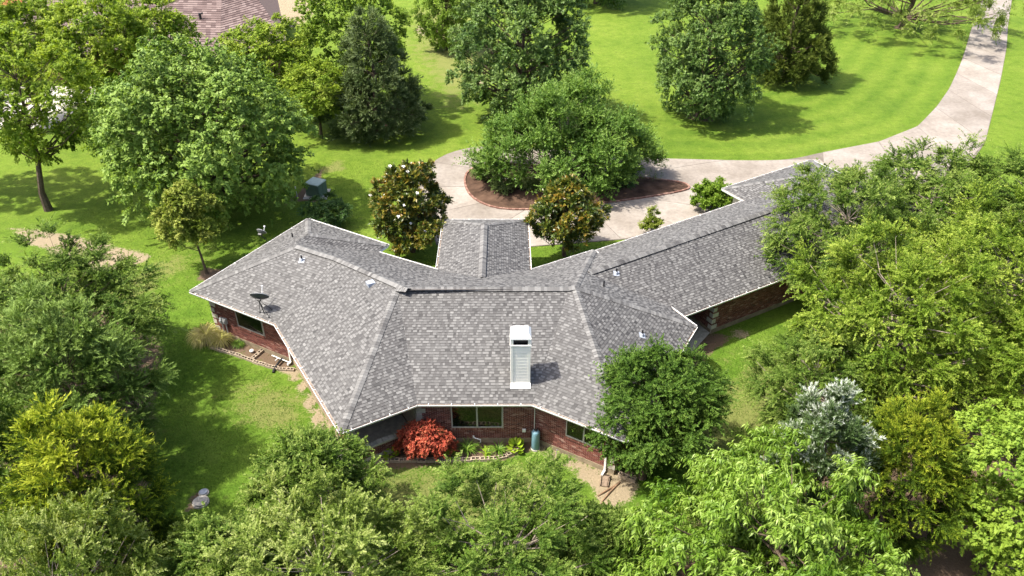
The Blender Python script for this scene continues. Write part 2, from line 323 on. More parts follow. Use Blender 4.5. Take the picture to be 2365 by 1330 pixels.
def along(poly, ts):
    L = np.cumsum([0] + [math.dist(poly[i], poly[i + 1]) for i in range(len(poly) - 1)]); L = L / L[-1]
    return [(float(np.interp(t, L, [p[0] for p in poly])), float(np.interp(t, L, [p[1] for p in poly]))) for t in ts]
eo, ei = DRIVE_OUT[:11], DRIVE_IN[-10:][::-1] + [(23.6, 54.4)]; NS = 14; ts = np.linspace(0, 1, NS + 1); po, pi_ = along(eo, ts), along(ei, ts)
for i in range(NS): slab([po[i], po[i + 1], pi_[i + 1], pi_[i]])
cx, cy = 4.0, 53.6
def ray(poly, an, rmax):
    d = np.array([math.cos(an), math.sin(an)]); best = rmax
    for i in range(len(poly)):
        a = np.array(poly[i]) - (cx, cy); e = np.array(poly[(i + 1) % len(poly)]) - (cx, cy) - a; D = d[0] * -e[1] + d[1] * e[0]
        if abs(D) < 1e-9: continue
        t = (a[0] * -e[1] + a[1] * e[0]) / D; u = (d[0] * a[1] - d[1] * a[0]) / D
        if t > .01 and 0 <= u <= 1: best = min(best, t)
    return best
angs = [math.radians(a) for a in (19, 48, 78, 108, 136, 158, 182, 205, 232, 262, 292, 320, 340, 360, 379)]
for a0, a1 in zip(angs[:-1], angs[1:]):
    aa = np.linspace(a0, a1, 7); inn = [(cx + ray(ISL, a, 30) * math.cos(a), cy + ray(ISL, a, 30) * math.sin(a)) for a in aa]
    out = [(cx + max(ray(DP, a, 21) - .02, 1) * math.cos(a), cy + max(ray(DP, a, 21) - .02, 1) * math.sin(a)) for a in aa]
    slab(inn + out[::-1])
bed = empty('planter_bed', (cx, cy, 0), 'long teardrop planting bed with low reddish edging in the middle of the driveway', 'flower bed')
sm = MB(); c0 = np.array([3.5, 53.3]); rings = [1, .97, .8, .55, .3]; zz = [.06, .09, .17, .24, .26]; nI = len(ISL); rng = np.random.default_rng(5)
Vr = [[tuple(c0 + (np.array(p) - c0) * r_) + (z_ + rng.uniform(-.03, .03) * (r_ < .96),) for p in ISL] for r_, z_ in zip(rings, zz)]
for r_ in range(4):
    for i in range(nI): j = (i + 1) % nI; sm.poly([Vr[r_][i], Vr[r_ + 1][i], Vr[r_ + 1][j], Vr[r_][j]])
sm.poly(Vr[4][::-1]); sm.build('soil', M['island_soil'], bed)
eb = MB(); per = ISL + [ISL[0]]; tot = sum(math.dist(per[i], per[i + 1]) for i in range(nI)); nb = int(tot / .23); bp_ = along(per, np.linspace(0, 1, nb + 1))
for i in range(nb):
    a, b_ = np.array(bp_[i]), np.array(bp_[i + 1]); d = (b_ - a); L = np.linalg.norm(d); d /= L; nrm = np.array([d[1], -d[0]])
    if nrm @ (a - c0) < 0: nrm = -nrm
    o = a + d * .008 - nrm * .06 + nrm * rng.uniform(-.008, .008); eb.obox((*o, .0), (*(d * (L - .016)), 0), (*(nrm * .13), 0), (0, 0, .14 + rng.uniform(-.01, .012)), 0, rng.uniform(0, 1))
tag(eb.build('edging_bricks', M['edging'], bed), kind='stuff')

# ------------------------------------------------------------------ house
E0 = 2.9; GE_ = 2.61
PL_ = dict(F=(270.21, -26.277, .439), H1=(300.16, -24.807, .445), L1=(211.25, -6.558, .463), L2=(240.84, -22.336, .441), E3=(150.26, 32.303, .447), R1=(59.55, 30.781, .441), J=(330.1, -26.186, .46), R2=(62.1, 30.982, .461), BR=(120.03, 31.691, .433), Q1=(239.57, -23.115, .425), Q2=(330.83, -7.58, .469), CD=(31.2, 24.416, .459), GF=(300.04, -24.436, .452), GB=(121.78, 31.212, .441), PL=(180.21, 4.008, .45), PR=(.56, 1.333, .45), PE=(90.14, 42.992, .433), C0=(90., 37.25, .437))
def nv(a): return np.array([math.cos(math.radians(a)), math.sin(math.radians(a))])
PL_['GE'] = (31., float(nv(31) @ (21.43, 52.37)), .45); PL_['GB2'] = (121.78, float(nv(121.78) @ (21.43, 52.37)), .441); PL_['J2'] = (211., float(nv(211) @ (14.14, 47.74)), .45)
GAR = {'GF', 'GB', 'GE', 'GB2', 'J2'}
def plane(k):
    if k == 'e': return np.array([0, 0, 1.]), E0
    if k == 'g': return np.array([0, 0, 1.]), GE_
    a, off, s = PL_[k]; n = nv(a); return np.array([s * n[0], s * n[1], 1.]), s * off + (GE_ if k in GAR else E0)
def X3(a, b_, c_):
    q = [plane(k) for k in (a, b_, c_)]; return np.linalg.solve(np.array([k[0] for k in q]), np.array([k[1] for k in q]))
V = dict(P1=X3('H1', 'L1', 'e'), P2=X3('L1', 'L2', 'e'), P3=X3('L2', 'E3', 'e'), P4=X3('E3', 'R1', 'e'), P5=X3('R1', 'J', 'e'), P5b=X3('J', 'R2', 'e'), A=X3('F', 'H1', 'e'), B=X3('F', 'Q1', 'e'), Q=X3('Q1', 'Q2', 'e'), Cc=X3('Q2', 'CD', 'e'), Fv=X3('CD', 'BR', 'e'), R3=X3('R2', 'C0', 'e'), R0=X3('BR', 'C0', 'e'),
         V1=X3('F', 'H1', 'L1'), V2=X3('Q1', 'Q2', 'CD'), W2=X3('L1', 'L2', 'R2'), W3=X3('L2', 'E3', 'R2'), W4=X3('E3', 'R1', 'J'), W5=X3('E3', 'J', 'R2'),
         T=X3('GF', 'GB', 'CD'), N=X3('GF', 'GB', 'GE'), GfE=X3('GF', 'GE', 'g'), Gb2E=X3('GB2', 'GE', 'g'), Gj=X3('GB2', 'J2', 'g'), Gj0=X3('GB', 'J2', 'g'), Mm=X3('J2', 'GB', 'GE'), K=X3('GB2', 'GE', 'J2'),
         Pa=X3('PL', 'PE', 'e'), Pb=X3('PR', 'PE', 'e'), Pc=X3('PL', 'C0', 'e'), Pd=X3('PR', 'C0', 'e'), Pr=X3('PL', 'PR', 'PE'), Pv=X3('PL', 'PR', 'C0'))
V['V2t'] = X3('F', 'Q1', 'C0'); V['V1b'] = X3('L1', 'R2', 'C0')
cdn = nv(31.2)
def on_cd(k):   # point on garage eave k slightly inside the CD eave line
    M2 = np.array([nv(PL_[k][0]), cdn]); p = np.linalg.solve(M2, [PL_[k][1], 24.416 - .35]); return np.array([*p, GE_])
V['S1'] = on_cd('GF'); V['S2'] = on_cd('GB')
FAC = dict(F=['A', 'B', 'V2t', 'V1'], H1=['P1', 'A', 'V1'], L1=['P2', 'P1', 'V1', 'V1b', 'W2'], L2=['P3', 'P2', 'W2', 'W3'], E3=['P4', 'P3', 'W3', 'W5', 'W4'], R1=['P5', 'P4', 'W4'], J=['P5b', 'P5', 'W4', 'W5'], R2=['R3', 'P5b', 'W5', 'W3', 'W2', 'V1b'], C0=['R0', 'R3', 'V1b', 'V1', 'V2t'], BR=['Fv', 'R0', 'V2t', 'V2'], CD=['Cc', 'Fv', 'V2'], Q2=['Q', 'Cc', 'V2'], Q1=['B', 'Q', 'V2', 'V2t'],
           GF=['S1', 'GfE', 'N', 'T'], GB=['Gj0', 'S2', 'T', 'N', 'Mm'], J2=['Gj', 'Gj0', 'Mm', 'K'], GB2=['Gb2E', 'Gj', 'K'], GE=['GfE', 'Gb2E', 'K', 'Mm', 'N'],
           PL=['Pa', 'Pc', 'Pv', 'Pr'], PR=['Pd', 'Pb', 'Pr', 'Pv'], PE=['Pb', 'Pa', 'Pr'])
house = empty('house', (0, 32, 0), 'sprawling single-storey red brick house with angled wings under a grey shingle hip roof', 'house')
roofm = MB()
for k, ns in FAC.items(): roofm.poly([V[n] for n in ns])
EAVE = ['P1', 'A', 'B', 'Q', 'Cc', 'Fv', 'R0', 'R3', 'P5b', 'P5', 'P4', 'P3', 'P2']
roofm.poly([V[n] - (0, 0, .13) for n in EAVE][::-1], 1)
roofm.poly([V[n] - (0, 0, .13) for n in ('S1', 'GfE', 'Gb2E', 'Gj', 'Gj0', 'S2')][::-1], 1)
roofm.poly([V[n] - (0, 0, .135) for n in ('Pa', 'Pc', 'Pd', 'Pb')], 1)
for k, ns in FAC.items():                       # fascia boards
    a, b_ = V[ns[0]], V[ns[1]]; roofm.poly([a - (0, 0, .16), b_ - (0, 0, .16), b_ - (0, 0, .004), a - (0, 0, .004)], 2)
roof = roofm.build('roof', [M['deck'], M['soffit'], M['white']], house)

# shingles: laminated tabs laid course by course on every roof face
CAMP = np.array([0, 0, 26.5]); rs = random.Random(11); near = []; rest = MB(); EXPO = .143
def facet_shingles(ns, eave=None):
    P = [V[n] for n in ns]; a, b_ = (V[eave[0]], V[eave[1]]) if eave else (P[0], P[1]); u = (b_ - a); u[2] = 0; u /= np.linalg.norm(u)
    n = np.zeros(3)
    for i in range(len(P)): n += np.cross(P[i], P[(i + 1) % len(P)])
    n /= np.linalg.norm(n); w_ = np.cross(n, u); w_ /= np.linalg.norm(w_)
    Q = np.array([[(p - a) @ u, (p - a) @ w_] for p in P]); wmax = Q[:, 1].max()
    def interval(w0):
        xs = []
        for i in range(len(Q)):
            p, q = Q[i], Q[(i + 1) % len(Q)]
            if abs(p[1] - q[1]) < 1e-6: continue
            t = (w0 - p[1]) / (q[1] - p[1])
            if -1e-6 <= t <= 1 + 1e-6: xs.append(p[0] + t * (q[0] - p[0]))
        return (min(xs), max(xs)) if len(xs) > 1 else None
    nc = int(wmax / EXPO); prev = .5
    for ci in range(-0, nc + 1):
        w0, w1 = ci * EXPO + .004, min((ci + 1) * EXPO + .012, wmax - .003)
        if w1 - w0 < .03: continue
        i0, i1 = interval(max(w0, .005)), interval(w1)
        if not i0: continue
        if not i1: i1 = ((i0[0] + i0[1]) / 2,) * 2
        x = min(i0[0], i1[0]) - rs.uniform(0, .3); lim = max(i0[1], i1[1]); hi = 0
        while x < lim:
            wd = rs.choice((.09, .12, .14, .17, .2, .24)) * (1 if hi else 1.15); a0, b0 = max(x, i0[0]), min(x + wd - .004, i0[1]); a1, b1 = max(x, i1[0]), min(x + wd - .004, i1[1])
            hi ^= 1
            if b0 - a0 > .02 or b1 - a1 > .02:
                if b0 < a0: a0 = b0 = min(max((a0 + b0) / 2, i0[0]), i0[1])
                if b1 < a1: a1 = b1 = min(max((a1 + b1) / 2, i1[0]), i1[1])
                th = (.022 if hi else .011) + rs.uniform(-.002, .002)
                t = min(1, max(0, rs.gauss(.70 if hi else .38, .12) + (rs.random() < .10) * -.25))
                G = lambda uu, ww, hh: a + u * uu + w_ * ww + n * hh
                tb = [G(a0, w0, th), G(b0, w0, th), G(b1, w1, .006), G(a1, w1, .006)]; bb = [G(a0, w0, .001), G(b0, w0, .001)]
                near.append((np.linalg.norm(tb[0] - CAMP), tb, bb, t, abs(b0 - a0) > .08 and ns[0] in ('A', 'P1', 'B')))
            x += wd
def tab(mb, tb, bb, t):
    i = len(mb.v); k = .80; m0, m1 = tb[0] + (tb[3] - tb[0]) * k, tb[1] + (tb[2] - tb[1]) * k; mb.v += [tuple(p) for p in tb + bb + [m0, m1]]
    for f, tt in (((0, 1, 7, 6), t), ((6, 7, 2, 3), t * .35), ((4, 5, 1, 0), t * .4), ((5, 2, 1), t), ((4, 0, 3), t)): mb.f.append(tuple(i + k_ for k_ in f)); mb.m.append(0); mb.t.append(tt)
for k, ns in FAC.items():
    if k == 'E3': facet_shingles(['P4', 'P3', 'W3', 'W5']); facet_shingles(['P4', 'W5', 'W4'], ('P4', 'P3'))
    else: facet_shingles(ns)
near.sort(key=lambda q: (not q[4], q[0]))
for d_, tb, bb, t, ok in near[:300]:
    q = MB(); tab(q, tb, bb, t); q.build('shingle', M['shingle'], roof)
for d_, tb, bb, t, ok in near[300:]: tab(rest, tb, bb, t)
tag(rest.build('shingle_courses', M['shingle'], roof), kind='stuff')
# ridge and hip caps
def fn(k):
    P = [V[n] for n in FAC[k]]; n = np.zeros(3)
    for i in range(len(P)): n += np.cross(P[i], P[(i + 1) % len(P)])
    return n / np.linalg.norm(n)
caps = MB()
def cap(a, b_, fl, fr, vent=False):
    a, b_ = (np.array(a), np.array(b_)); L = np.linalg.norm(b_ - a); d = (b_ - a) / L; lift = .065 if vent else .02
    s = []
    for k in (fl, fr):
        n = fn(k); q = np.cross(d, n); q /= np.linalg.norm(q); q = q if q[2] < 0 else -q
        s.append((q, n))
    (ql, nl), (qr, nr) = s
    up = nl + nr; up /= np.linalg.norm(up); W = .18 if vent else .17; t = 0; e = .15
    while t < L - .02:
        t1 = min(t + e + .03, L); h0, h1 = lift + .022, lift + .006; tt = min(1, max(0, rs.gauss(.72, .2))); p0, p1 = a + d * t, a + d * t1
        c0_, c1_ = p0 + up * (h0 + .012), p1 + up * (h1 + .012); l0, l1 = p0 + ql * W + nl * h0, p1 + ql * W + nl * h1; r0, r1 = p0 + qr * W + nr * h0, p1 + qr * W + nr * h1
        caps.poly([l0, c0_, c1_, l1], 0, tt); caps.poly([c0_, r0, r1, c1_], 0, tt)
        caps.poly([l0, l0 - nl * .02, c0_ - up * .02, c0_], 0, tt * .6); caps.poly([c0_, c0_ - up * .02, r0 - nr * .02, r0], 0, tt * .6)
        t += e
    if vent:
        for q, n in s:
            o = a + q * (W + .004); caps.poly([o + n * .012, o + d * L + n * .012, o + d * L + n * (lift + .0), o + n * (lift + .0)], 1, .1)
for a, b_, l, r, vt in (('P1', 'V1', 'H1', 'L1', 0), ('Q', 'V2', 'Q1', 'Q2', 0), ('Cc', 'V2', 'Q2', 'CD', 0), ('Fv', 'V2', 'CD', 'BR', 0), ('P3', 'W3', 'L2', 'E3', 0), ('P4', 'W4', 'E3', 'R1', 0), ('P5', 'W4', 'R1', 'J', 0), ('V1', 'V2t', 'F', 'C0', 1), ('V2t', 'V2', 'Q1', 'BR', 1), ('V1b', 'V1', 'L1', 'C0', 1), ('W2', 'V1b', 'L1', 'R2', 1), ('W3', 'W2', 'L2', 'R2', 1), ('T', 'N', 'GF', 'GB', 1), ('Gj', 'K', 'GB2', 'J2', 0), ('Gb2E', 'K', 'GB2', 'GE', 0), ('GfE', 'N', 'GF', 'GE', 0), ('Pa', 'Pr', 'PL', 'PE', 0), ('Pb', 'Pr', 'PR', 'PE', 0), ('Pr', 'Pv', 'PL', 'PR', 1)):
    cap(V[a], V[b_], l, r, vt)
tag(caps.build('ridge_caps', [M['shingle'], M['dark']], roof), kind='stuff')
# gutters, one run per eave
def gutter(a, b_, z):
    a, b_ = np.array(a, float), np.array(b_, float); a[2] = b_[2] = z; L = np.linalg.norm(b_ - a); d = (b_ - a) / L; o = np.array([d[1], -d[0], 0])
    g = MB(); pr = [(.002, -.012), (.002, -.115), (.09, -.125), (.125, -.05), (.125, -.002), (.108, -.002), (.106, -.06), (.03, -.07)]
    A = [a + o * x + (0, 0, y) for x, y in pr]; Bp = [b_ + o * x + (0, 0, y) for x, y in pr]
    for i in range(len(pr)):
        j = (i + 1) % len(pr); g.poly([A[j], A[i], Bp[i], Bp[j]], 1 if i >= 6 else 0)
    g.poly(A); g.poly(Bp[::-1])
    nn = max(2, int(L / .85))
    for i in range(nn):
        p = a + d * (L * (i + .5) / nn); g.obox(p - d * .014 + o * .0 + (0, 0, .000), d * .028, o * .122, (0, 0, .012))
    g.build('gutter', [M['white'], M['trough']], house)
for k, ns in FAC.items():
    if k in ('C0',): continue
    a, b_ = V[ns[0]].copy(), V[ns[1]].copy()
    if k == 'GF': a = a + (b_ - a) / np.linalg.norm(b_ - a) * .3
    if k == 'J': continue
    gutter(a, b_, (GE_ if k in GAR else E0) - .006)

# walls ------------------------------------------------------------
I = .55
def lx(a, ia, b_, ib):
    return np.linalg.solve(np.array([nv(PL_[a][0]), nv(PL_[b_][0])]), [PL_[a][1] - ia, PL_[b_][1] - ib])
Aw = lx('F', I, 'H1', I); Bw = lx('F', I, 'Q1', I); Qw = lx('Q1', I, 'Q2', I); Cw = lx('Q2', I, 'CD', I); Fw = lx('CD', I, 'BR', I); R0w = lx('BR', I, 'C0', I); R3w = lx('C0', I, 'R2', I)
P5bw = lx('R2', I, 'J', I); P5w = lx('J', I, 'R1', I); P4w = lx('R1', I, 'E3', I); P3w = lx('E3', I, 'L2', I); P2w = lx('L2', I, 'L1', I); P1r = lx('L1', I, 'H1', 2.7); P1w = lx('L1', I, 'H1', I)
Ar = Aw - nv(PL_['H1'][0]) * 2.15
FOOT = [P1r, Ar, Aw, Bw, Qw, Cw, Fw, R0w, R3w, P5bw, P5w, P4w, P3w, P2w]
HOUSE_FOOT = [P1w, Aw, Bw, Qw, Cw, Fw, R0w, R3w, P5bw, P5w, P4w, P3w, P2w]
Gq = np.array([10.96, 35.2]); gfl = nv(PL_['GF'][0]); Gq = Gq + gfl * ((PL_['GF'][1] - I) - gfl @ Gq)
gdir = np.array([-gfl[1], gfl[0]]); GfEw = lx('GF', I, 'GE', I); Gb2Ew = lx('GB2', I, 'GE', I); Gjw = lx('GB2', I, 'J2', I); Gj0w = lx('J2', I, 'GB', I); Gcd = lx('GB', I, 'CD', I)
Gr = Gq - gfl * 2.6; Gcd2 = np.linalg.solve(np.array([gfl, cdn]), [gfl @ Gr, 24.416 - I])
GFOOT = [Gq, GfEw, Gb2Ew, Gjw, Gj0w, Gcd, Gcd2, Gr]
def walls(name, foot, z1, mat):
    m_ = MB()
    for i in range(len(foot)):
        a, b_ = foot[i], foot[(i + 1) % len(foot)]; m_.poly([(*a, -.1), (*b_, -.1), (*b_, z1), (*a, z1)])
    return m_.build(name, mat, house)
walls('wall', FOOT, E0 - .12, M['mortar']); walls('garage_wall', GFOOT, GE_ - .12, M['mortar'])
fm = MB()
for foot in (FOOT, GFOOT):
    for i in range(len(foot)):
        a, b_ = np.array(foot[i]), np.array(foot[(i + 1) % len(foot)]); d = (b_ - a) / np.linalg.norm(b_ - a); o = np.array([d[1], -d[0]]) * .025
        fm.poly([(*(a + o), -.1), (*(b_ + o), -.1), (*(b_ + o), .28), (*(a + o), .28)]); fm.poly([(*(a + o), .28), (*(b_ + o), .28), (*b_, .28), (*a, .28)])
fm.build('foundation', M['foundation'], house)
bricks = []
def brickwall(a, b_, z0, z1, opens=(), pri=0, margin=(0, 0)):
    a, b_ = np.array(a), np.array(b_); L = np.linalg.norm(b_ - a); d = (b_ - a) / L; o = np.array([d[1], -d[0]]); z = z0; row = 0
    while z + .057 < z1:
        x = -(.107 if row % 2 else 0)
        while x < L:
            s0, s1 = max(x, margin[0]), min(x + .203, L - margin[1]); segs = [(s0, s1)]
            for (u0, u1, v0, v1) in opens:
                if z < v1 and z + .057 > v0:
                    ns = []
                    for p, q in segs:
                        if q <= u0 or p >= u1: ns.append((p, q))
                        else: ns += [(p, u0)] if p < u0 else []; ns += [(u1, q)] if q > u1 else []
                    segs = ns
            for p, q in segs:
                if q - p > .02:
                    P0 = a + d * p; pr = .007 + rs.uniform(-.002, .003); ctr = np.array([*(a + d * (p + q) / 2), z])
                    bricks.append((pri, np.linalg.norm(ctr - CAMP), (np.array([*P0, z]), np.array([*(d * (q - p)), 0]), np.array([*(o * pr), 0]), np.array([0, 0, .057])), min(1, max(0, rs.gauss(.45, .24))), q - p))
            x += .2135
        z += .0677; row += 1
WT = 2.3
winF = (2.75 - (-Aw[0] - 0) * 0, 0, 0, 0)
def upos(a, b_, pt):
    a, b_ = np.array(a), np.array(b_); return float((np.array(pt) - a) @ (b_ - a) / np.linalg.norm(b_ - a))
oF = (upos(Aw, Bw, (-2.76, 26.82)), upos(Aw, Bw, (-.42, 26.82)), .95, WT)
oQ = (upos(Bw, Qw, (2.42, 26.02)), upos(Bw, Qw, (3.95, 25.12)), 1.22, WT)
oL = (upos(P3w, P2w, (-14.7, 34.41)), upos(P3w, P2w, (-13.03, 33.48)), 1.15, WT)
brickwall(Aw, Bw, .285, E0 - .13, [(oF[0] - .02, oF[1] + .02, oF[2] - .12, oF[3] + .03)], 0, (.25, 0))
brickwall(Bw, Qw, .285, E0 - .13, [(oQ[0] - .02, oQ[1] + .02, oQ[2] - .12, oQ[3] + .03)], 1)
brickwall(P3w, P2w, .285, E0 - .13, [(oL[0] - .02, oL[1] + .02, oL[2] - .12, oL[3] + .03)], 1)
brickwall(P2w, P1w, .285, E0 - .13, [], 2); brickwall(Gq, Gq + gdir * 7.5, .285, GE_ - .13, [], 2); brickwall(Gr, Gq, .285, GE_ - .13, [], 2)
brickwall(Gcd2, Gr, .285, GE_ - .13, [], 2); brickwall(Qw, Cw, .285, E0 - .13, [], 2); brickwall(P1r, Ar, .285, E0 - .13, [], 2)
# low brick wall of the covered back porch
low_z = .80; h1d = (Aw - P1w) / np.linalg.norm(Aw - P1w); h1o = np.array([h1d[1], -h1d[0]])
lw = MB(); lw.obox((*(P1w - h1o * .2), 0), (*(Aw - P1w), 0), (*(h1o * .2), 0), (0, 0, low_z)); lw.build('porch_wall', M['mortar'], house)
brickwall(P1w, Aw, .285, low_z - .01, [], 1)
bricks.sort(key=lambda q: (q[0], q[4] < .15, q[1]))
bs = MB()
for i, (pr, dist, bx, t, L_) in enumerate(bricks):
    if i < 300: q = MB(); q.obox(*bx, 0, t, (2,)); q.build('brick', M['brick'], house)
    else: bs.obox(*bx, 0, t, (2,))
tag(bs.build('brickwork', M['brick'], house), kind='stuff')
nS = 11; Lp = np.linalg.norm(Aw - P1w)
for i in range(nS):
    p0 = P1w + h1d * (Lp * i / nS + .01) - h1o * .26; q = MB(); q.obox((*p0, low_z + .001 * (i % 2)), (*(h1d * (Lp / nS - .02)), 0), (*(h1o * .29), 0), (0, 0, .07 + .01 * (i % 3))); q.build('coping_stone', M['quoin'], house)
q = MB(); q.obox((*(P1w - h1d * .16 - h1o * .22), low_z + .1), (*(h1d * .32), 0), (*(h1o * .32), 0), (0, 0, E0 - .14 - low_z - .1)); q.build('porch_column', M['quoin'], house)
pf = MB(); pf.poly([(*p, .2) for p in (P1w, Aw, Ar, P1r)]); pf.build('porch_floor', M['conc_old'], house)
# quoins
def quoins(c, d1, d2, z1, pri=0):
    z = .30; i = 0; d1, d2 = np.array(d1), np.array(d2); o1 = np.array([d2[0], d2[1]]) * -1
    while z + .28 < z1 + .02:
        l1, l2 = (.42, .26) if i % 2 == 0 else (.26, .42)
        c_ = np.array(c) - d1 * .02 - d2 * .02; q = MB(); h = .26
        q.obox((*c_, z), (*(d1 * l1), 0), (*(d2 * l2), 0), (0, 0, h)); q.build('quoin', M['quoin'], house); z += .385; i += 1
def un(v): v = np.array(v); return v / np.linalg.norm(v)
quoins(P3w, un(P2w - P3w), un(P4w - P3w), E0 - .14); quoins(Gq, gdir, un(Gr - Gq), GE_ - .14); quoins(Qw, un(Bw - Qw), un(Cw - Qw), E0 - .14); quoins(Aw, un(Bw - Aw), un(Ar - Aw), E0 - .14); quoins(Cw, un(Qw - Cw), un(Fw - Cw), E0 - .14)
# windows: frame > panes, sill
def window(a, b_, op, npane):
    a, b_ = np.array(a), np.array(b_); d = un(b_ - a); o = np.array([d[1], -d[0]]); u0, u1, z0, z1 = op
    def P(u, v, z): return np.array([*(a + d * u + o * v), z])
    f = MB(); D3 = np.array([*d, 0]); O3 = np.array([*o, 0]); fw = .05
    f.obox(P(u0, -.0, z0), D3 * (u1 - u0), O3 * .045, (0, 0, fw)); f.obox(P(u0, 0, z1 - fw), D3 * (u1 - u0), O3 * .045, (0, 0, fw))
    f.obox(P(u0, .0, z0 + fw), D3 * fw, O3 * .045, (0, 0, z1 - z0 - 2 * fw)); f.obox(P(u1 - fw, .0, z0 + fw), D3 * fw, O3 * .045, (0, 0, z1 - z0 - 2 * fw))
    for i in range(1, npane):
        um = u0 + (u1 - u0) * i / npane; f.obox(P(um - .035, 0, z0 + fw), D3 * .07, O3 * .055, (0, 0, z1 - z0 - 2 * fw))
    wf = f.build('window', M['winframe'], house)
    for i in range(npane):
        p0 = u0 + (u1 - u0) * i / npane + .04; p1 = u0 + (u1 - u0) * (i + 1) / npane - .04
        g = MB(); g.obox(P(p0, .004, z0 + fw), D3 * (p1 - p0), O3 * .008, (0, 0, z1 - z0 - 2 * fw)); g.build('pane', M['glass'], wf)
    n = int((u1 - u0 + .1) / .075); s = MB()
    for i in range(n):
        s.obox(P(u0 - .05 + i * .075, 0, z0 - .115), D3 * .066, O3 * (.06 + rs.uniform(-.004, .004)), np.array([0, 0, .105]) + O3 * -.015, 0, min(1, max(0, rs.gauss(.6, .2))))
    s.build('sill', M['brick'], wf)
window(Aw, Bw, oF, 2); window(Bw, Qw, oQ, 2); window(P3w, P2w, oL, 1)
# entry porch posts and slab
for x, y in ((-3.75, 42.5), (.55, 42.5), (-3.75, 40.2), (.55, 40.2)):
    q = MB(); q.box((x - .12, y - .12, 0), (x + .12, y + .12, E0 - .14)); q.build('porch_column', M['white'], house)
q = MB(); q.box((-4.1, 36.8, -.05), (.9, 42.9, .12)); q.build('entry_slab', M['conc_old'], house)
q = MB(); g0 = Gq - gdir * .1; q.poly([(*p, .1) for p in (Cw + (.05, .02), Gq, Gr, Gcd2)]); q.build('breezeway_slab', M['conc_old'], house)
# downspouts
def downspout(x, y, ztop, d, elbow=.35):
    q = MB(); d = np.array([*d, 0]); p = np.array([x, y, 0.]); s = np.cross(d, (0, 0, 1))
    q.obox(p - s * .045 + (0, 0, .2), s * .09, d * .07, (0, 0, ztop - .2 - .1)); q.obox(p - s * .045 + (0, 0, .08), s * .09, d * elbow + np.array([0, 0, -.05]), (0, 0, .1)); q.build('downspout', M['white'], house)
oq = nv(PL_['Q1'][0]); ol = nv(PL_['L2'][0])
dsr = Qw + un(Bw - Qw) * .42 + oq * .03; downspout(*dsr, 2.7, oq)
dsl = P2w - un(P2w - P3w) * .14 + ol * .03; downspout(*dsl, 2.7, ol, .3)
q = MB(); q.tube([(Bw[0] - .02, Bw[1] - .06, .3), (Bw[0] - .02, Bw[1] - .06, 2.75)], .02); q.build('conduit', M['pvc'], house)
q = MB(); q.box((.47, Aw[1] - .09, .72), (.63, Aw[1] - .012, .88)); q.build('outlet_cover', M['pvc'], house)
# electric meters on the west wall
for (pt, zb, zt, wd) in (((-15.75, 35.0), .5, 1.25, .16), ((-15.5, 34.86), .1, 1.3, .22)):
    q = MB(); o3 = np.array([*ol, 0]); d3 = np.array([*un(P2w - P3w), 0]); b0 = np.array([*pt, 0.]) + o3 * ((PL_['L2'][1] - I) * -1 + ol @ np.array(pt)) * -1
    q.obox(b0 - d3 * wd / 2 + o3 * .01 + (0, 0, zt - .3), d3 * wd, o3 * .14, (0, 0, .34)); q.tube([b0 + o3 * .07 + (0, 0, zt - .3), b0 + o3 * .07 + (0, 0, .0)], .035, 8); q.tube([b0 + o3 * .15 + (0, 0, zt - .12), b0 + o3 * .21 + (0, 0, zt - .12)], .07, 10); q.build('meter_box', M['greybox'], house)

# chimney: part of the house
def rz(k, x, y): n, c_ = plane(k); return (c_ - n[0] * x - n[1] * y) / n[2]
x0, x1, y0, y1 = -.05, .80, 27.09, 27.86; zt = 5.5
ch = MB(); ch.box((x0 + .03, y0 + .03, 3.0), (x1 - .03, y1 - .03, zt)); chim = ch.build('chimney', M['siding'], house)
nB = 12; zb = rz('F', 0, y0) + .1; hb = (zt - .12 - zb) / nB
for i in range(nB):
    z_ = zb + i * hb; q = MB()
    q.box8([(x0 + .1, y0 + .002, z_ + .004), (x1 - .1, y0 + .002, z_ + .004), (x1 - .1, y0 + .03, z_ + .004), (x0 + .1, y0 + .03, z_ + .004), (x0 + .1, y0 + .012, z_ + hb - .004), (x1 - .1, y0 + .012, z_ + hb - .004), (x1 - .1, y0 + .03, z_ + hb - .004), (x0 + .1, y0 + .03, z_ + hb - .004)]); q.build('siding_board', M['siding'], chim)
sb = MB()
for i in range(nB):
    z_ = zb + i * hb + .0
    for xs, sg in ((x0, -1), (x1, 1)):
        xo, xi = xs + sg * .004, xs - sg * .012
        sb.box8([(min(xo, xi + sg * .03), y0 + .1, z_ + .004), (max(xo, xs - sg * .03), y0 + .1, z_ + .004), (max(xo, xs - sg * .03), y1 - .05, z_ + .004), (min(xo, xi + sg * .03), y1 - .05, z_ + .004), (min(xs - sg * .03, xi), y0 + .1, z_ + hb - .004), (max(xs - sg * .03, xi), y0 + .1, z_ + hb - .004), (max(xs - sg * .03, xi), y1 - .05, z_ + hb - .004), (min(xs - sg * .03, xi), y1 - .05, z_ + hb - .004)])
sb.build('side_siding', M['siding'], chim)
for xa, xb in ((x0 - .008, x0 + .1), (x1 - .1, x1 + .008)):
    q = MB(); q.box((xa, y0 - .01, zb - .05), (xb, y0 + .028, zt)); q.build('corner_trim', M['siding'], chim)
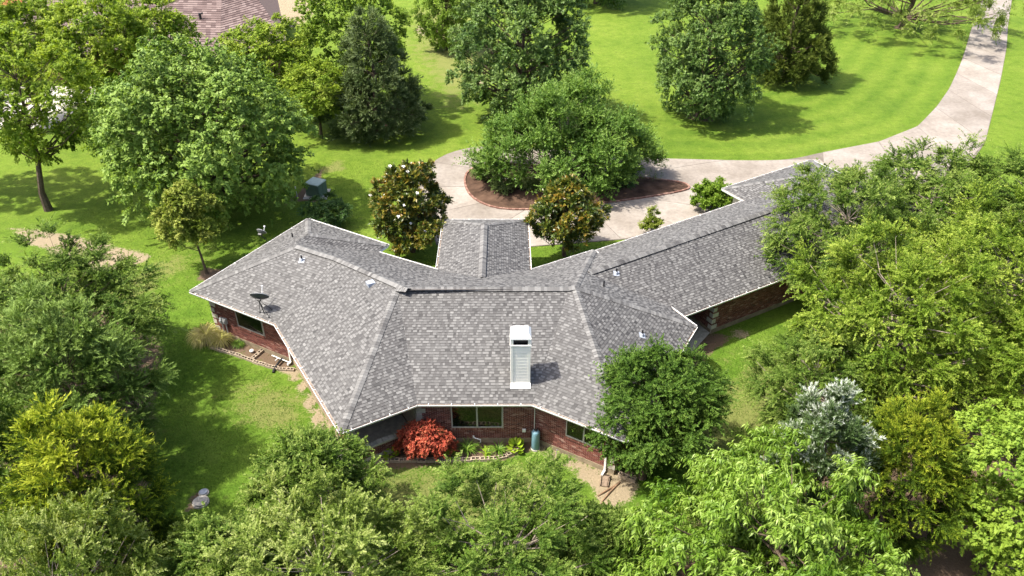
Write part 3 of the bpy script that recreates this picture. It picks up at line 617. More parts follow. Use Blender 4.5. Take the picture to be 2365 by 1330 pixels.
q = MB(); q.box((x0 - .03, y0 - .05, zb - .11), (x1 + .03, y0 - .012, zb + .02)); q.box8([(x0 - .03, y0 - .2, rz('F', 0, y0 - .2) + .035), (x1 + .03, y0 - .2, rz('F', 0, y0 - .2) + .035), (x1 + .03, y0 - .051, zb - .06), (x0 - .03, y0 - .051, zb - .06), (x0 - .03, y0 - .2, rz('F', 0, y0 - .2) + .05), (x1 + .03, y0 - .2, rz('F', 0, y0 - .2) + .05), (x1 + .03, y0 - .051, zb - .02), (x0 - .03, y0 - .051, zb - .02)]); q.build('flashing', M['white'], chim)
q = MB(); t_ = .06
for a, b_ in (((x0 - .02, y0 - .02), (x0 + .11, y0 + .1)), ((x1 - .11, y0 - .02), (x1 + .02, y0 + .1)), ((x0 - .02, y1 - .1), (x0 + .11, y1 + .02)), ((x1 - .11, y1 - .1), (x1 + .02, y1 + .02))): q.box((*a, zt), (*b_, zt + .3))
q.box((x0 - .04, y0 - .04, zt - .06), (x1 + .04, y1 + .04, zt)); q.build('cap_frame', M['siding'], chim)
q = MB(); q.box((x0 + .1, y0 + .14, zt + .002), (x1 - .1, y1 - .1, zt + .2)); q.build('flue_box', M['dark'], chim)
q = MB(); a, b_ = (x0 - .03, y0 - .04), (x1 + .03, y1 + .04); lo = [(a[0], a[1], zt + .30), (b_[0], a[1], zt + .30), (b_[0], b_[1], zt + .30), (a[0], b_[1], zt + .30)]
mid = [(x, y, zt + .36) for x, y, z in lo]; hi_ = [(a[0] + .12, a[1] + .2, zt + .52), (b_[0] - .12, a[1] + .2, zt + .52), (b_[0] - .12, b_[1] - .12, zt + .52), (a[0] + .12, b_[1] - .12, zt + .52)]
q.box8(lo + mid, skip=(1,)); q.box8(mid + hi_, skip=(0,)); q.build('chimney_cap', M['white'], chim)

# roof vents (fixed to the roof: parts of the house)
def pipe(x, y, k, h=.32, base=True):
    z = rz(k, x, y); q = MB(); n = fn(k)
    if base:
        t1 = un(np.cross(n, (1, 0, 0))); t2 = np.cross(n, t1); o = np.array([x, y, z]) + n * .02; q.poly([o + t1 * .16 + t2 * .16, o - t1 * .16 + t2 * .16, o - t1 * .16 - t2 * .16, o + t1 * .16 - t2 * .16], 1)
        q.lathe((x, y, z), [(.11, -.02), (.07, .12), (.05, .14)], 10, 1)
    q.tube([(x, y, z - .05), (x, y, z + h)], .045, 8); q.build('vent_pipe', [M['dark'], M['lead']], house)
pipe(-11.11, 35.74, 'L2'); pipe(-12.54, 39.39, 'E3', .28, False); pipe(4.62, 33.34, 'CD', .35, False); pipe(5.47, 35.06, 'GF'); pipe(6.18, 30.14, 'Q2')
x, y = -6.95, 32.7; z = rz('L1', x, y); n = fn('L1'); t1 = un(np.array([n[0], n[1], 0])); t1 = un(t1 - n * (t1 @ n)); t2 = np.cross(n, t1)
q = MB(); o = np.array([x, y, z]); q.box8([o - t1 * .2 - t2 * .2, o + t1 * .22 - t2 * .2, o + t1 * .22 + t2 * .2, o - t1 * .2 + t2 * .2, o - t1 * .2 - t2 * .18 + n * .03, o + t1 * .14 - t2 * .16 + n * .2, o + t1 * .14 + t2 * .16 + n * .2, o - t1 * .2 + t2 * .18 + n * .03]); q.build('box_vent', M['lead'], house)

# ------------------------------------------------------------------ satellite dishes
def dish(c, normal, rx, ry, foot, label, arm):
    t = empty('satellite_dish', foot[0], label, 'satellite dish', 'satellite dishes on the roof'); n = un(normal); u = un(np.cross((0, 0, 1.), n)); v_ = np.cross(n, u); c = np.array(c)
    for nm, sgn, mt in (('reflector', 0, M['dish']),):
        q = MB(); R = 5; K = 24; P = [[c + n * (-.16 * (1 - (r / R) ** 2)) + (u * rx * math.cos(2 * math.pi * k / K) + v_ * ry * math.sin(2 * math.pi * k / K)) * r / R for k in range(K)] for r in range(1, R + 1)]
        for off in (0, .02):
            for r in range(R - 1):
                for k in range(K): w4 = [P[r][k], P[r][(k + 1) % K], P[r + 1][(k + 1) % K], P[r + 1][k]]; q.poly([p + n * off for p in (w4 if off else w4[::-1])])
            q.poly([p + n * off for p in (P[0] if off else P[0][::-1])])
        q.build(nm, mt, t)
    K = 24; q = MB(); rim = [c + n * .01 + (u * rx * math.cos(2 * math.pi * k / K) + v_ * ry * math.sin(2 * math.pi * k / K)) for k in range(K + 1)]; q.tube(rim, .014, 5, cap=False); q.build('rim', M['steel'], t)
    b_ = c - n * .2; q = MB(); q.obox(b_ - u * .1 - v_ * .08 - n * .06, u * .2, v_ * .16, n * .1); q.build('bracket', M['dark'], t)
    f0 = np.array(foot[0]); q = MB(); q.tube([f0, f0 + (0, 0, .12), b_ - n * .03], .028, 8); q.build('mast', M['dark'], t)
    for f in foot[1:]: q = MB(); q.tube([f, (np.array(f) * .25 + (b_ - n * .03) * .75)], .016, 6); q.lathe(f, [(.06, 0), (.06, .015)], 8); q.build('strut', M['dark'], t)
    e = c - v_ * ry * .95; tip = c + n * arm - v_ * ry * .3; q = MB(); q.tube([e, tip], .022, 6); q.build('feed_arm', M['pvc'], t)
    q = MB(); q.obox(tip - u * .05 - v_ * .03, u * .10, v_ * .06, n * -.07); q.build('receiver', M['greybox'], t)
ft = lambda x, y, k='L2': (x, y, rz(k, x, y) + .01)
dish((-12.72, 33.05, 4.0), (0.05, .80, .60), .48, .42, [ft(-12.62, 32.92), ft(-12.84, 33.0), ft(-12.23, 33.06), ft(-12.28, 32.62)], 'large dark grey satellite dish on struts above the west window', .62)
dish((-14.75, 40.75, 3.35), (.25, .78, .55), .3, .27, [ft(-14.55, 40.75, 'E3')], 'small satellite dish on a bent mast at the far west roof edge', .42)

# ------------------------------------------------------------------ small ground things
t = empty('transformer_box', (-14.3, 52.0, 0), 'green steel transformer cabinet on a concrete pad in the side lawn', 'utility box')
q = MB(); q.box((-15.1, 51.3, 0), (-13.4, 52.9, .07)); pad = q.build('pad', M['conc_old'], t); pad.rotation_euler = (0, 0, 0)
def xr(p, a, c_): return (c_[0] + math.cos(a) * (p[0] - c_[0]) - math.sin(a) * (p[1] - c_[1]), c_[1] + math.sin(a) * (p[0] - c_[0]) + math.cos(a) * (p[1] - c_[1]), p[2])
q = MB(); w2, d2, h = .56, .52, 1.0
q.box8([(-w2, -d2, .07), (w2, -d2, .07), (w2, d2, .07), (-w2, d2, .07), (-w2 * .97, -d2 * .97, h), (w2 * .97, -d2 * .97, h), (w2 * .97, d2 * .97, h), (-w2 * .97, d2 * .97, h)]); q.v = [xr((x - 14.25, y + 52.1, z), math.radians(-24), (-14.25, 52.1)) for x, y, z in q.v]; q.build('cabinet', M['transformer'], t)
q = MB(); q.box8([(-w2 - .02, -d2 - .02, h), (w2 + .02, -d2 - .02, h), (w2 + .02, d2 + .02, h), (-w2 - .02, d2 + .02, h), (-w2, -d2, h + .06), (w2, -d2, h + .06), (w2, d2, h + .09), (-w2, d2, h + .09)]); q.v = [xr((x - 14.25, y + 52.1, z), math.radians(-24), (-14.25, 52.1)) for x, y, z in q.v]; q.build('lid', M['transtop'], t)
for sx in (-1, 1):
    q = MB(); q.box((.57, .02 if sx > 0 else -.48, .12), (.585, .48 if sx > 0 else -.02, .94)); q.v = [xr((x - 14.25 , y + 52.1, z), math.radians(-24), (-14.25, 52.1)) for x, y, z in q.v]; q.build('door', M['transformer'], t)
t = empty('marker_stake', (-15.56, 51.6, 0), 'thin white cable marker stake beside the green cabinet', 'stake')
q = MB(); q.tube([(-15.56, 51.6, 0), (-15.6, 51.6, .75)], .03, 6); q.build('post', M['greybox'], t); q = MB(); q.tube([(-15.6, 51.6, .75), (-15.605, 51.6, .9)], .04, 6); q.build('cap', M['pvc'], t)
for (x, y, r, lab, mt) in ((-13.32, 23.2, .30, 'larger round weathered concrete septic lid beside the yellow cedar', 'conc_old'), (-13.36, 23.72, .17, 'smaller round pale blue-grey septic riser lid behind the concrete lid', 'lead')):
    t = empty('septic_lid', (x, y, 0), lab, 'septic lid', 'septic lids in the lawn'); q = MB(); q.lathe((x, y, -.02), [(r + .06, 0), (r + .05, .09)], 20); q.build('collar', M['conc_old'], t); q = MB(); q.lathe((x, y, .07), [(r, 0), (r, .05), (r - .02, .06)], 20); q.build('lid', M[mt], t)
t = empty('water_tank', (1.08, 26.4, 0), 'pale blue upright water tank standing in the corner of the brick walls', 'tank')
q = MB(); q.lathe((1.08, 26.4, .05), [(.17, 0), (.19, .05), (.19, .95), (.175, 1.02), (.13, 1.08), (.05, 1.1)], 20); q.build('tank_body', M['tank'], t, True)
q = MB(); q.lathe((1.08, 26.4, 1.13), [(.07, 0), (.07, .06), (.04, .08)], 10); q.tube([(1.08, 26.4, 1.18), (1.2, 26.5, 1.22), (1.26, 26.6, 1.0), (1.3, 26.62, .4)], .018, 6); q.tube([(1.08, 26.4, 1.18), (.93, 26.52, 1.2), (.88, 26.66, .95), (.86, 26.72, .4)], .018, 6); q.build('valve', M['dark'], t)
q = MB(); q.lathe((1.08, 26.4, 0), [(.22, 0), (.22, .055)], 14); q.build('base', M['conc_old'], t)
t = empty('splash_block', (4.1, 24.45, 0), 'brown concrete splash block under the white downspout', 'splash block', rz=math.radians(-12))
q = MB(); q.box8([(-.16, -.38, 0), (.16, -.38, 0), (.19, .3, 0), (-.19, .3, 0), (-.12, -.38, .06), (.12, -.38, .06), (.19, .3, .09), (-.19, .3, .09)], skip=(1,)); q.box8([(-.12, -.38, .02), (.12, -.38, .02), (.15, .25, .05), (-.15, .25, .05), (-.11, -.37, .025), (.11, -.37, .025), (.14, .24, .055), (-.14, .24, .055)])
for sx in (-1, 1): q.box8([(sx * .17 - .02, -.38, .0), (sx * .17 + .02, -.38, .0), (sx * .19 + .02, .3, 0), (sx * .19 - .02, .3, 0), (sx * .17 - .015, -.38, .1), (sx * .17 + .015, -.38, .1), (sx * .19 + .015, .3, .13), (sx * .19 - .015, .3, .13)])
me = bpy.data.meshes.new('trough'); me.from_pydata(q.v, [], q.f); oo = bpy.data.objects.new('trough', me); C.objects.link(oo); me.materials.append(M['splash']); oo.parent = t
# hollow concrete blocks laid as bed edging
def block_mesh():
    q = MB(); L, W, H_, wl = .395, .195, .19, .034
    q.box((-L / 2, -W / 2, 0), (L / 2, -W / 2 + wl, H_)); q.box((-L / 2, W / 2 - wl, 0), (L / 2, W / 2, H_))
    for xa in (-L / 2, -wl / 2, L / 2 - wl): q.box((xa, -W / 2 + wl, 0), (xa + wl, W / 2 - wl, H_))
    me = bpy.data.meshes.new('concrete_block'); me.from_pydata(q.v, [], q.f); me.materials.append(M['block']); return me
BM = block_mesh(); ORD = ['first', 'second', 'third', 'fourth', 'fifth', 'sixth', 'seventh', 'eighth', 'ninth', 'tenth', 'eleventh', 'twelfth', 'thirteenth', 'fourteenth', 'fifteenth', 'sixteenth', 'seventeenth', 'eighteenth']
def blocks(line, lab, grp, step=.41, sink=.06):
    L = sum(math.dist(line[i], line[i + 1]) for i in range(len(line) - 1)); n = int(L / step)
    for i in range(n):
        a, b_ = along(line, [(i + .0) * step / L, min(1, (i + .95) * step / L)]); o = bpy.data.objects.new('concrete_block', BM); C.objects.link(o)
        o.location = ((a[0] + b_[0]) / 2 + rs.uniform(-.015, .015), (a[1] + b_[1]) / 2 + rs.uniform(-.02, .02), -sink + rs.uniform(-.02, .02)); o.rotation_euler = (rs.uniform(-.04, .04), rs.uniform(-.04, .04), math.atan2(b_[1] - a[1], b_[0] - a[0]) + rs.uniform(-.06, .06))
        tag(o, lab % ORD[i], 'concrete block', grp)
blocks([(-6.35, 25.55), (-4.77, 25.62), (-3.4, 25.6), (-2.42, 25.63), (-1.23, 25.68), (-.45, 25.78), (.5, 26.35)], 'hollow concrete block, %s from the left in the row before the red maple bed', 'concrete blocks edging the front bed')
blocks([(-16.25, 33.9), (-14.77, 33.3), (-13.3, 32.55), (-12.28, 32.12), (-11.15, 32.0)], 'hollow tan concrete block, %s from the left in the row edging the west window bed', 'concrete blocks edging the west bed')
blocks([(-13.75, 32.95), (-13.3, 33.85)], 'concrete block, %s of two across the west window bed', 'concrete blocks across the west bed', .43)
blocks([(4.72, 24.75), (5.55, 24.3)], 'loose cinder block on bare sand by the house corner, %s from the white downspout', 'loose cinder blocks at the corner', .42, .0)
# pipes
def rod(name, pts, r, mat, label, cat, n=6, parts=()):
    q = MB(); q.tube(pts, r, n); o = q.build(name, mat); tag(o, label, cat); return o
rod('white_pole', [(-1.9, 54.35, .32), (.2, 53.95, .36), (2.1, 53.9, .32)], .035, M['pvc'], 'long thin white pole lying across the planter island soil', 'pole')
q = MB(); q.tube([(-12.75, 33.1, .16), (-11.6, 32.45, .16)], .03, 6); q.tube([(-12.35, 32.88, .16), (-12.45, 32.65, .16)], .03, 6); tag(q.build('pvc_pipe', M['pvc']), 'white plastic pipe tee lying in the west window bed', 'pipe')
rod('drain_hose', [(-12.12, 32.85, .16), (-12.25, 32.5, .15), (-12.35, 32.1, .1), (-12.38, 31.8, .05)], .06, M['dark'], 'black corrugated drain hose from the west downspout', 'drain hose', 8)
q = MB(); q.tube([(-1.75, 26.72, .5), (-1.75, 26.6, .5), (-1.45, 26.55, .42), (-1.45, 26.55, .25)], .028, 6); q.tube([(-1.78, 26.6, .5), (-1.78, 26.6, .62)], .028, 6); tag(q.build('pvc_pipe', M['pvc']), 'small white pipe fitting below the wide front window', 'pipe')
q = MB(); q.tube([(2.05, 26.02, 0), (2.05, 26.02, .32)], .025, 6); q.tube([(2.05, 26.02, .32), (2.05, 25.92, .34)], .03, 6); tag(q.build('hose_bib', M['steel']), 'small metal hose tap stub by the east front wall', 'tap')
for i, (pts) in enumerate(([(4.75, 24.35, .02), (4.2, 23.7, .05), (3.9, 23.3, .03), (3.6, 22.6, -.02)], [(4.6, 24.2, .02), (4.05, 23.8, .05), (3.7, 23.55, .02)])):
    rod('tree_root', pts, [.05, .045, .035, .02][:len(pts)], M['wood'], ('longer bare root snaking over the sand by the house corner', 'shorter bare root lying on the sand near the splash block')[i], 'root')
q = MB(); q.lathe((-13.95, 33.55, .02), [(.05, 0), (.11, .04), (.12, .12), (.06, .17)], 10); tag(q.build('glass_globe', M['pvc']), 'small white round globe on the soil of the west bed', 'globe')
q = MB(); q.lathe((9.6, 34.3, .0), [(.05, 0), (.05, .16), (.07, .2)], 8); tag(q.build('garden_light', M['dark']), 'tiny dark garden light on the shaded ground by the quoined corner', 'garden light')
q = MB(); q.box((-8.2, 25.6, -.02), (-7.6, 26.1, .05)); q.v = [(x - .2 * (y - 25.8), y, z) for x, y, z in q.v]
tag(q.build('stepping_stone', M['conc_old']), 'flat pale stone on bare ground left of the porch corner', 'stone')

# ------------------------------------------------------------------ neighbour house behind the trees
def npt(x, y, z): return np.array([x, y, z])
t = empty('neighbour_house', (-33, 92, 0), 'brown-roofed neighbouring house half hidden behind the yellow-green trees', 'house')
na, nb_, nc_, nd, ne, nf = npt(-52, 88.5, 5.5), npt(-30.8, 87.2, 5.5), npt(-29.2, 92.2, 5.3), npt(-22.6, 80.0, 3.0), npt(-27.6, 74.5, 3.0), npt(-50, 76.0, 3.0)
g_, h_ = npt(-50, 100, 3.), npt(-28, 98, 3.)
def courses(P, n):
    P = [np.array(p) for p in P]; q = MB(); a, b_, c_, d_ = P   # a,b at the eave; d above a, c above b
    nn = np.cross(b_ - a, d_ - a); nn /= np.linalg.norm(nn)
    for i in range(n):
        l0, r0, l1, r1 = a + (d_ - a) * i / n, b_ + (c_ - b_) * i / n, a + (d_ - a) * (i + 1) / n, b_ + (c_ - b_) * (i + 1) / n; m_ = max(2, int(np.linalg.norm(r0 - l0) / .5))
        for k in range(m_):
            A, B_, C_, D_ = [p + (qq - p) * f_ for p, qq, f_ in ((l0, r0, k / m_), (l0, r0, (k + 1) / m_), (l1, r1, (k + 1) / m_), (l1, r1, k / m_))]
            q.poly([A + nn * .06, B_ + nn * .06, C_ + nn * .015, D_ + nn * .015], 0, rs.random()); q.poly([A, B_, B_ + nn * .06, A + nn * .06], 0, .1)
    return q
q = courses([nf, ne, nb_, na], 26); q2 = courses([ne, nd, nc_, nb_], 26)
for z in (q2,):
    n0 = len(q.v); q.v += z.v; q.f += [tuple(i + n0 for i in f) for f in z.f]; q.m += z.m; q.t += z.t
q.poly([na, nb_, h_, g_]); q.poly([nb_, nc_, h_]); q.poly([nc_, nd, h_]); q.poly([na, g_, nf])
for d0 in (npt(-34.4, 79.6, 3.9),):
    q3 = courses([d0 + (-2.6, -2.2, -.5), d0 + (1.2, -2.6, -.5), d0 + (.3, 1.8, .95), d0 + (-.2, 1.8, .95)], 10); n0 = len(q.v); q.v += q3.v; q.f += [tuple(i + n0 for i in f) for f in q3.f]; q.m += q3.m; q.t += q3.t
q.build('roof', M['neigh'], t)
q = MB(); F_ = [(-49, 77), (-28, 75.7), (-23.6, 80.3), (-29, 97), (-49, 99)]
for i in range(5): a, b_ = F_[i], F_[(i + 1) % 5]; q.poly([(*a, 0), (*b_, 0), (*b_, 3), (*a, 3)])
q.build('wall', M['brick'], t)
q = MB(); q.tube([(-31.6, 82.2, 4.), (-31.6, 82.2, 5.1), (-31.3, 82.2, 5.1)], .14, 8); q.build('vent_pipe', M['dark'], t)
q = MB(); q.box((-54, 64.5, -.1), (-39.5, 75, .05)); tag(q.build('patio', M['conc_old']), kind='structure')
t = empty('swimming_pool', (-45.2, 61.5, 0), 'small turquoise pool glimpsed between the trees at the far west', 'pool')
q = MB(); q.lathe((-45.2, 61.5, -.02), [(2.3, 0), (2.3, .5), (2.1, .52)], 28); q.build('pool_wall', M['white'], t)
m, nt_, b = newmat('pool_water', .05, .6); b.inputs['Base Color'].default_value = (.08, .38, .42, 1); q = MB(); q.lathe((-45.2, 61.5, .4), [(2.05, 0), (2.05, .101)], 28); q.build('pool_water', m, t)
t = empty('parked_vehicle', (-49, 72, 0), 'white parked vehicle glimpsed through the trees at the far left', 'vehicle')
q = MB(); q.box8([(-52, 70.6, .4), (-47.4, 70.6, .4), (-47.4, 72.6, .4), (-52, 72.6, .4), (-52, 70.7, 1.3), (-47.4, 70.7, 1.1), (-47.4, 72.5, 1.1), (-52, 72.5, 1.3)]); q.box8([(-52, 70.7, 1.3), (-48.4, 70.7, 1.15), (-48.4, 72.5, 1.15), (-52, 72.5, 1.3), (-51.9, 70.9, 2.2), (-49.2, 70.9, 2.15), (-49.2, 72.3, 2.15), (-51.9, 72.3, 2.2)]); q.build('body', M['white'], t)
q = MB(); q.box((-51.4, 70.72, 1.4), (-49.4, 70.9, 1.95)); q.build('window', M['glass'], t)
for x_, y_ in ((-51.2, 70.6), (-48.3, 70.6), (-51.2, 72.5), (-48.3, 72.5)): q = MB(); q.tube([(x_, y_ - .08, .36), (x_, y_ + .08, .36)], .36, 16); q.build('wheel', M['dark'], t)

# ------------------------------------------------------------------ vegetation
def unit(a): return a / (np.linalg.norm(a, axis=-1, keepdims=True) + 1e-9)
def tris_mesh(name, V, mats, tint):
    """V (N,3,3) -> one mesh of N triangles"""
    N = len(V); me = bpy.data.meshes.new(name)
    me.vertices.add(3 * N); me.vertices.foreach_set('co', np.ascontiguousarray(V, np.float32).reshape(-1))
    me.loops.add(3 * N); me.loops.foreach_set('vertex_index', np.arange(3 * N, dtype=np.int32))
    me.polygons.add(N); me.polygons.foreach_set('loop_start', np.arange(0, 3 * N, 3, dtype=np.int32)); me.polygons.foreach_set('loop_total', np.full(N, 3, np.int32))
    me.update(calc_edges=True); set_tint(me, tint); return link(name, me, mats)
def small_leaves(base, axis, nrm, L, W):
    s = unit(np.cross(nrm, axis)); L = np.asarray(L)[:, None]; W = np.asarray(W)[:, None]; q = base + axis * L * .22
    return np.stack([q - s * W * .52, q + s * W * .52, base + axis * L], 1)
def leaves_from(base, axis, nrm, L, W, fold=.15, droop=.0):
    """one folded diamond leaf per row -> (N,4,3)"""
    s = unit(np.cross(nrm, axis)); n = np.cross(axis, s); L = np.asarray(L)[:, None]; W = np.asarray(W)[:, None]
    mid = base + axis * L * .45; tip = base + axis * L; tip[:, 2] -= (L[:, 0] * droop)
    return np.stack([base, mid - s * W * .5 + n * W * fold, tip, mid + s * W * .5 + n * W * fold], 1)
def lobes(rng, kind, c, rx, rz, n, ry=None):
    ry = ry or rx; i = np.arange(n) + .5; ph = np.arccos(1 - 2 * i / n); th = math.pi * (1 + 5 ** .5) * i + rng.uniform(0, 6)
    u = np.stack([np.cos(th) * np.sin(ph), np.sin(th) * np.sin(ph), np.cos(ph)], 1); u = unit(u + rng.normal(0, .12, u.shape))
    rho = np.where(rng.random(n) < .72, rng.uniform(.72, .98, n), rng.uniform(.3, .75, n))
    k1, k2 = rng.normal(0, 1.6, 3), rng.normal(0, 2.6, 3); lump = 1 + .12 * np.sin(u @ k1 * 2 + rng.uniform(0, 6)) + .09 * np.sin(u @ k2 * 2.3 + rng.uniform(0, 6))
    if kind == 'round': p = u * rho[:, None] * lump[:, None] * (rx, ry, rz)
    elif kind == 'egg':      # widest low, tapering to a rounded top
        h = (u[:, 2] + 1) / 2; f_ = 1.12 - .55 * np.clip(h - .35, 0, 1) ** 1.1 * 1.3; p = u * rho[:, None] * lump[:, None] * (rx, ry, rz); p[:, :2] *= f_[:, None]
    elif kind == 'cone':
        h = 1 - np.sqrt(rng.random(n)) ** .95; h = np.sort(h); r_ = (1 - h) ** .82 * np.minimum(1, .72 + h * 2.2) * rho * lump; a = th
        p = np.stack([np.cos(a) * r_ * rx, np.sin(a) * r_ * ry, (h * 2 - 1) * rz], 1); u = unit(np.stack([np.cos(a), np.sin(a), .25 + 0 * a], 1))
    elif kind == 'dome':
        uz = np.abs(u[:, 2]) * 1.15 - .15; u = unit(np.stack([u[:, 0], u[:, 1], uz], 1)); p = u * (rho * lump)[:, None] * (rx, ry, rz)
    return c + p, u, rho
def crown_leaves(rng, pos, u, rho, sp):
    n = len(pos); K, m = sp['tw'], sp['lv']; lr = sp['lr'] * rng.uniform(.75, 1.25, n)
    out = unit(u * (1, 1, .9) + (0, 0, sp.get('up', .25)))
    d = unit(out[:, None] * sp.get('bias', .7) + unit(rng.normal(0, 1, (n, K, 3))) + np.array([0, 0, sp.get('lift', .15)]))
    st = pos[:, None] + unit(rng.normal(0, 1, (n, K, 3))) * lr[:, None, None] * .25
    TL = lr[:, None] * rng.uniform(.55, 1.15, (n, K)); dr = sp.get('droop', .15)
    t = np.sort(rng.uniform(sp.get('t0', .2), 1, (n, K, m)), -1)
    P = st[:, :, None] + d[:, :, None] * (TL[..., None] * t)[..., None]; P[..., 2] -= (TL[..., None] * t ** 2 * dr)
    side = unit(np.cross(d, rng.normal(0, 1, (n, K, 3)))); sg = np.where(np.arange(m) % 2, 1, -1)[:, None]
    ax = unit(d[:, :, None] * sp.get('fwd', .6) + side[:, :, None] * sg * sp.get('side', .8) + rng.normal(0, .3, (n, K, m, 3)) + np.array([0, 0, -sp.get('hang', .15)]))
    nr = unit(np.array([0, 0, sp.get('flat', .8)]) + rng.normal(0, .42, (n, K, m, 3)) + out[:, None, None] * .4)
    L = sp['L'] * rng.uniform(.7, 1.25, (n, K, m)); W = L * sp['W'] * rng.uniform(.85, 1.15, L.shape)
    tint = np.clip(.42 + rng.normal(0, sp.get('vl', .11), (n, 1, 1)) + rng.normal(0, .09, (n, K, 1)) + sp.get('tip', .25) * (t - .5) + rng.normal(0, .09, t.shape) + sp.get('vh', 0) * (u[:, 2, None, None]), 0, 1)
    f = lambda a: a.reshape(-1, 3)
    keep = f(P)[:, 2] > sp.get('zmin', .1)
    if sp.get('tri', 1): return small_leaves(f(P), f(ax), f(nr), L.ravel(), W.ravel())[keep], tint.ravel()[keep]
    return leaves_from(f(P), f(ax), f(nr), L.ravel(), W.ravel(), sp.get('fold', .15), sp.get('ldroop', .1))[keep], tint.ravel()[keep]
def limb_mesh(rng, root, top, pos, r0, name, mat, parent, share=1.0, nst=1, t=None):
    q = MB(); root, top = np.array(root, float), np.array(top, float); roots = [root] if nst == 1 else [root + np.array([math.cos(a), math.sin(a), 0]) * r0 * 2.2 for a in np.linspace(0, 6.28, nst, endpoint=False)]
    tops = [top if nst == 1 else top + (r_ - root) * 4 for r_ in roots]
    for r_, tp in zip(roots, tops):
        k = 7; pts = [r_ + (tp - r_) * (i / k) + np.array([*rng.normal(0, r0 * .35, 2), 0]) * (0 < i < k) for i in range(k + 1)]; pts[0] = pts[0] - (0, 0, .15)
        q.tube(pts, [r0 * (1.35 if i == 0 else 1) * (1 - .78 * i / k) for i in range(k + 1)], 8)
    q.build('trunk', mat).parent = t; q = MB()
    for p in pos[rng.random(len(pos)) < share]:
        i = int(rng.integers(len(roots))); r_, tp = roots[i], tops[i]; dz = p[2] - r_[2]; hz = np.clip((p[2] - np.hypot(*(p - r_)[:2]) * .55 - r_[2]) / max(tp[2] - r_[2], .1), .18, .97); s = r_ + (tp - r_) * hz
        mid = s * .5 + p * .5 + np.array([0, 0, -.06 * np.linalg.norm(p - s)]) + rng.normal(0, .05, 3) * np.linalg.norm(p - s); rr = r0 * (1 - .75 * hz) * .42
        q.tube([s, (s + mid) / 2 + rng.normal(0, .03, 3), mid, (mid + p) / 2, p], [rr, rr * .8, rr * .6, rr * .4, rr * .15], 5, cap=False)
    if q.v: q.build('limbs', mat).parent = t
SP = dict(
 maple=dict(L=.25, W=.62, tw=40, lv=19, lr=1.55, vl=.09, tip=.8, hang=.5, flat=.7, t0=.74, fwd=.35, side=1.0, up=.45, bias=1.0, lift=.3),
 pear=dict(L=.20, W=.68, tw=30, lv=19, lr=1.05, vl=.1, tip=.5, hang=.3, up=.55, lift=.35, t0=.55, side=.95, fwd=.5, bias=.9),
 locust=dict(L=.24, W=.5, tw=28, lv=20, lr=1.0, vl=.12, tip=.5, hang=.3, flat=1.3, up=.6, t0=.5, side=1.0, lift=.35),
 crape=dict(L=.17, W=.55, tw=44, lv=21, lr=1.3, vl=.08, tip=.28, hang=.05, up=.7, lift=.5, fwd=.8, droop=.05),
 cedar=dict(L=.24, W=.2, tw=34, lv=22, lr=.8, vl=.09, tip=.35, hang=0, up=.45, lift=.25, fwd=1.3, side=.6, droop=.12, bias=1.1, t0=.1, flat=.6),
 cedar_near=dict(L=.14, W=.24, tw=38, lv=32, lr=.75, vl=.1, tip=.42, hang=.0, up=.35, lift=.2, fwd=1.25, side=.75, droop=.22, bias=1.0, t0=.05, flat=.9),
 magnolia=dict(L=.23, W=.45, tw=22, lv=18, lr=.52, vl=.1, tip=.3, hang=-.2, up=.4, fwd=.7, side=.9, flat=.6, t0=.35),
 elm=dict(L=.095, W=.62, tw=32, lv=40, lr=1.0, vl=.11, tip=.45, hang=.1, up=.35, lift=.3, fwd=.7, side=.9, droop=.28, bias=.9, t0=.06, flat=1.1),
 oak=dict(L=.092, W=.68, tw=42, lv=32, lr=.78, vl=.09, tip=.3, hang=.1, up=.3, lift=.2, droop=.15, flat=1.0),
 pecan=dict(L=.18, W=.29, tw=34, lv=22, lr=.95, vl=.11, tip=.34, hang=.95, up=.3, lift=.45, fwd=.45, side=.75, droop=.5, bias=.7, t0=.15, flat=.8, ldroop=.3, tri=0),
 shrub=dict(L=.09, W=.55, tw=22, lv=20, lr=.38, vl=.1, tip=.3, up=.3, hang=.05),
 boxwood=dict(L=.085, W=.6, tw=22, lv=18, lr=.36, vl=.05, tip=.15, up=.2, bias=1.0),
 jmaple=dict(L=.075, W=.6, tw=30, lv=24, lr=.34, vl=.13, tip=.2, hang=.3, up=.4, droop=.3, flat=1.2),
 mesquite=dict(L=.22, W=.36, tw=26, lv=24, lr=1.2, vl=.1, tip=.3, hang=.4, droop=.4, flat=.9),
)
def G(a, b_, c_): return [(.12, a), (.5, b_), (.88, c_)]
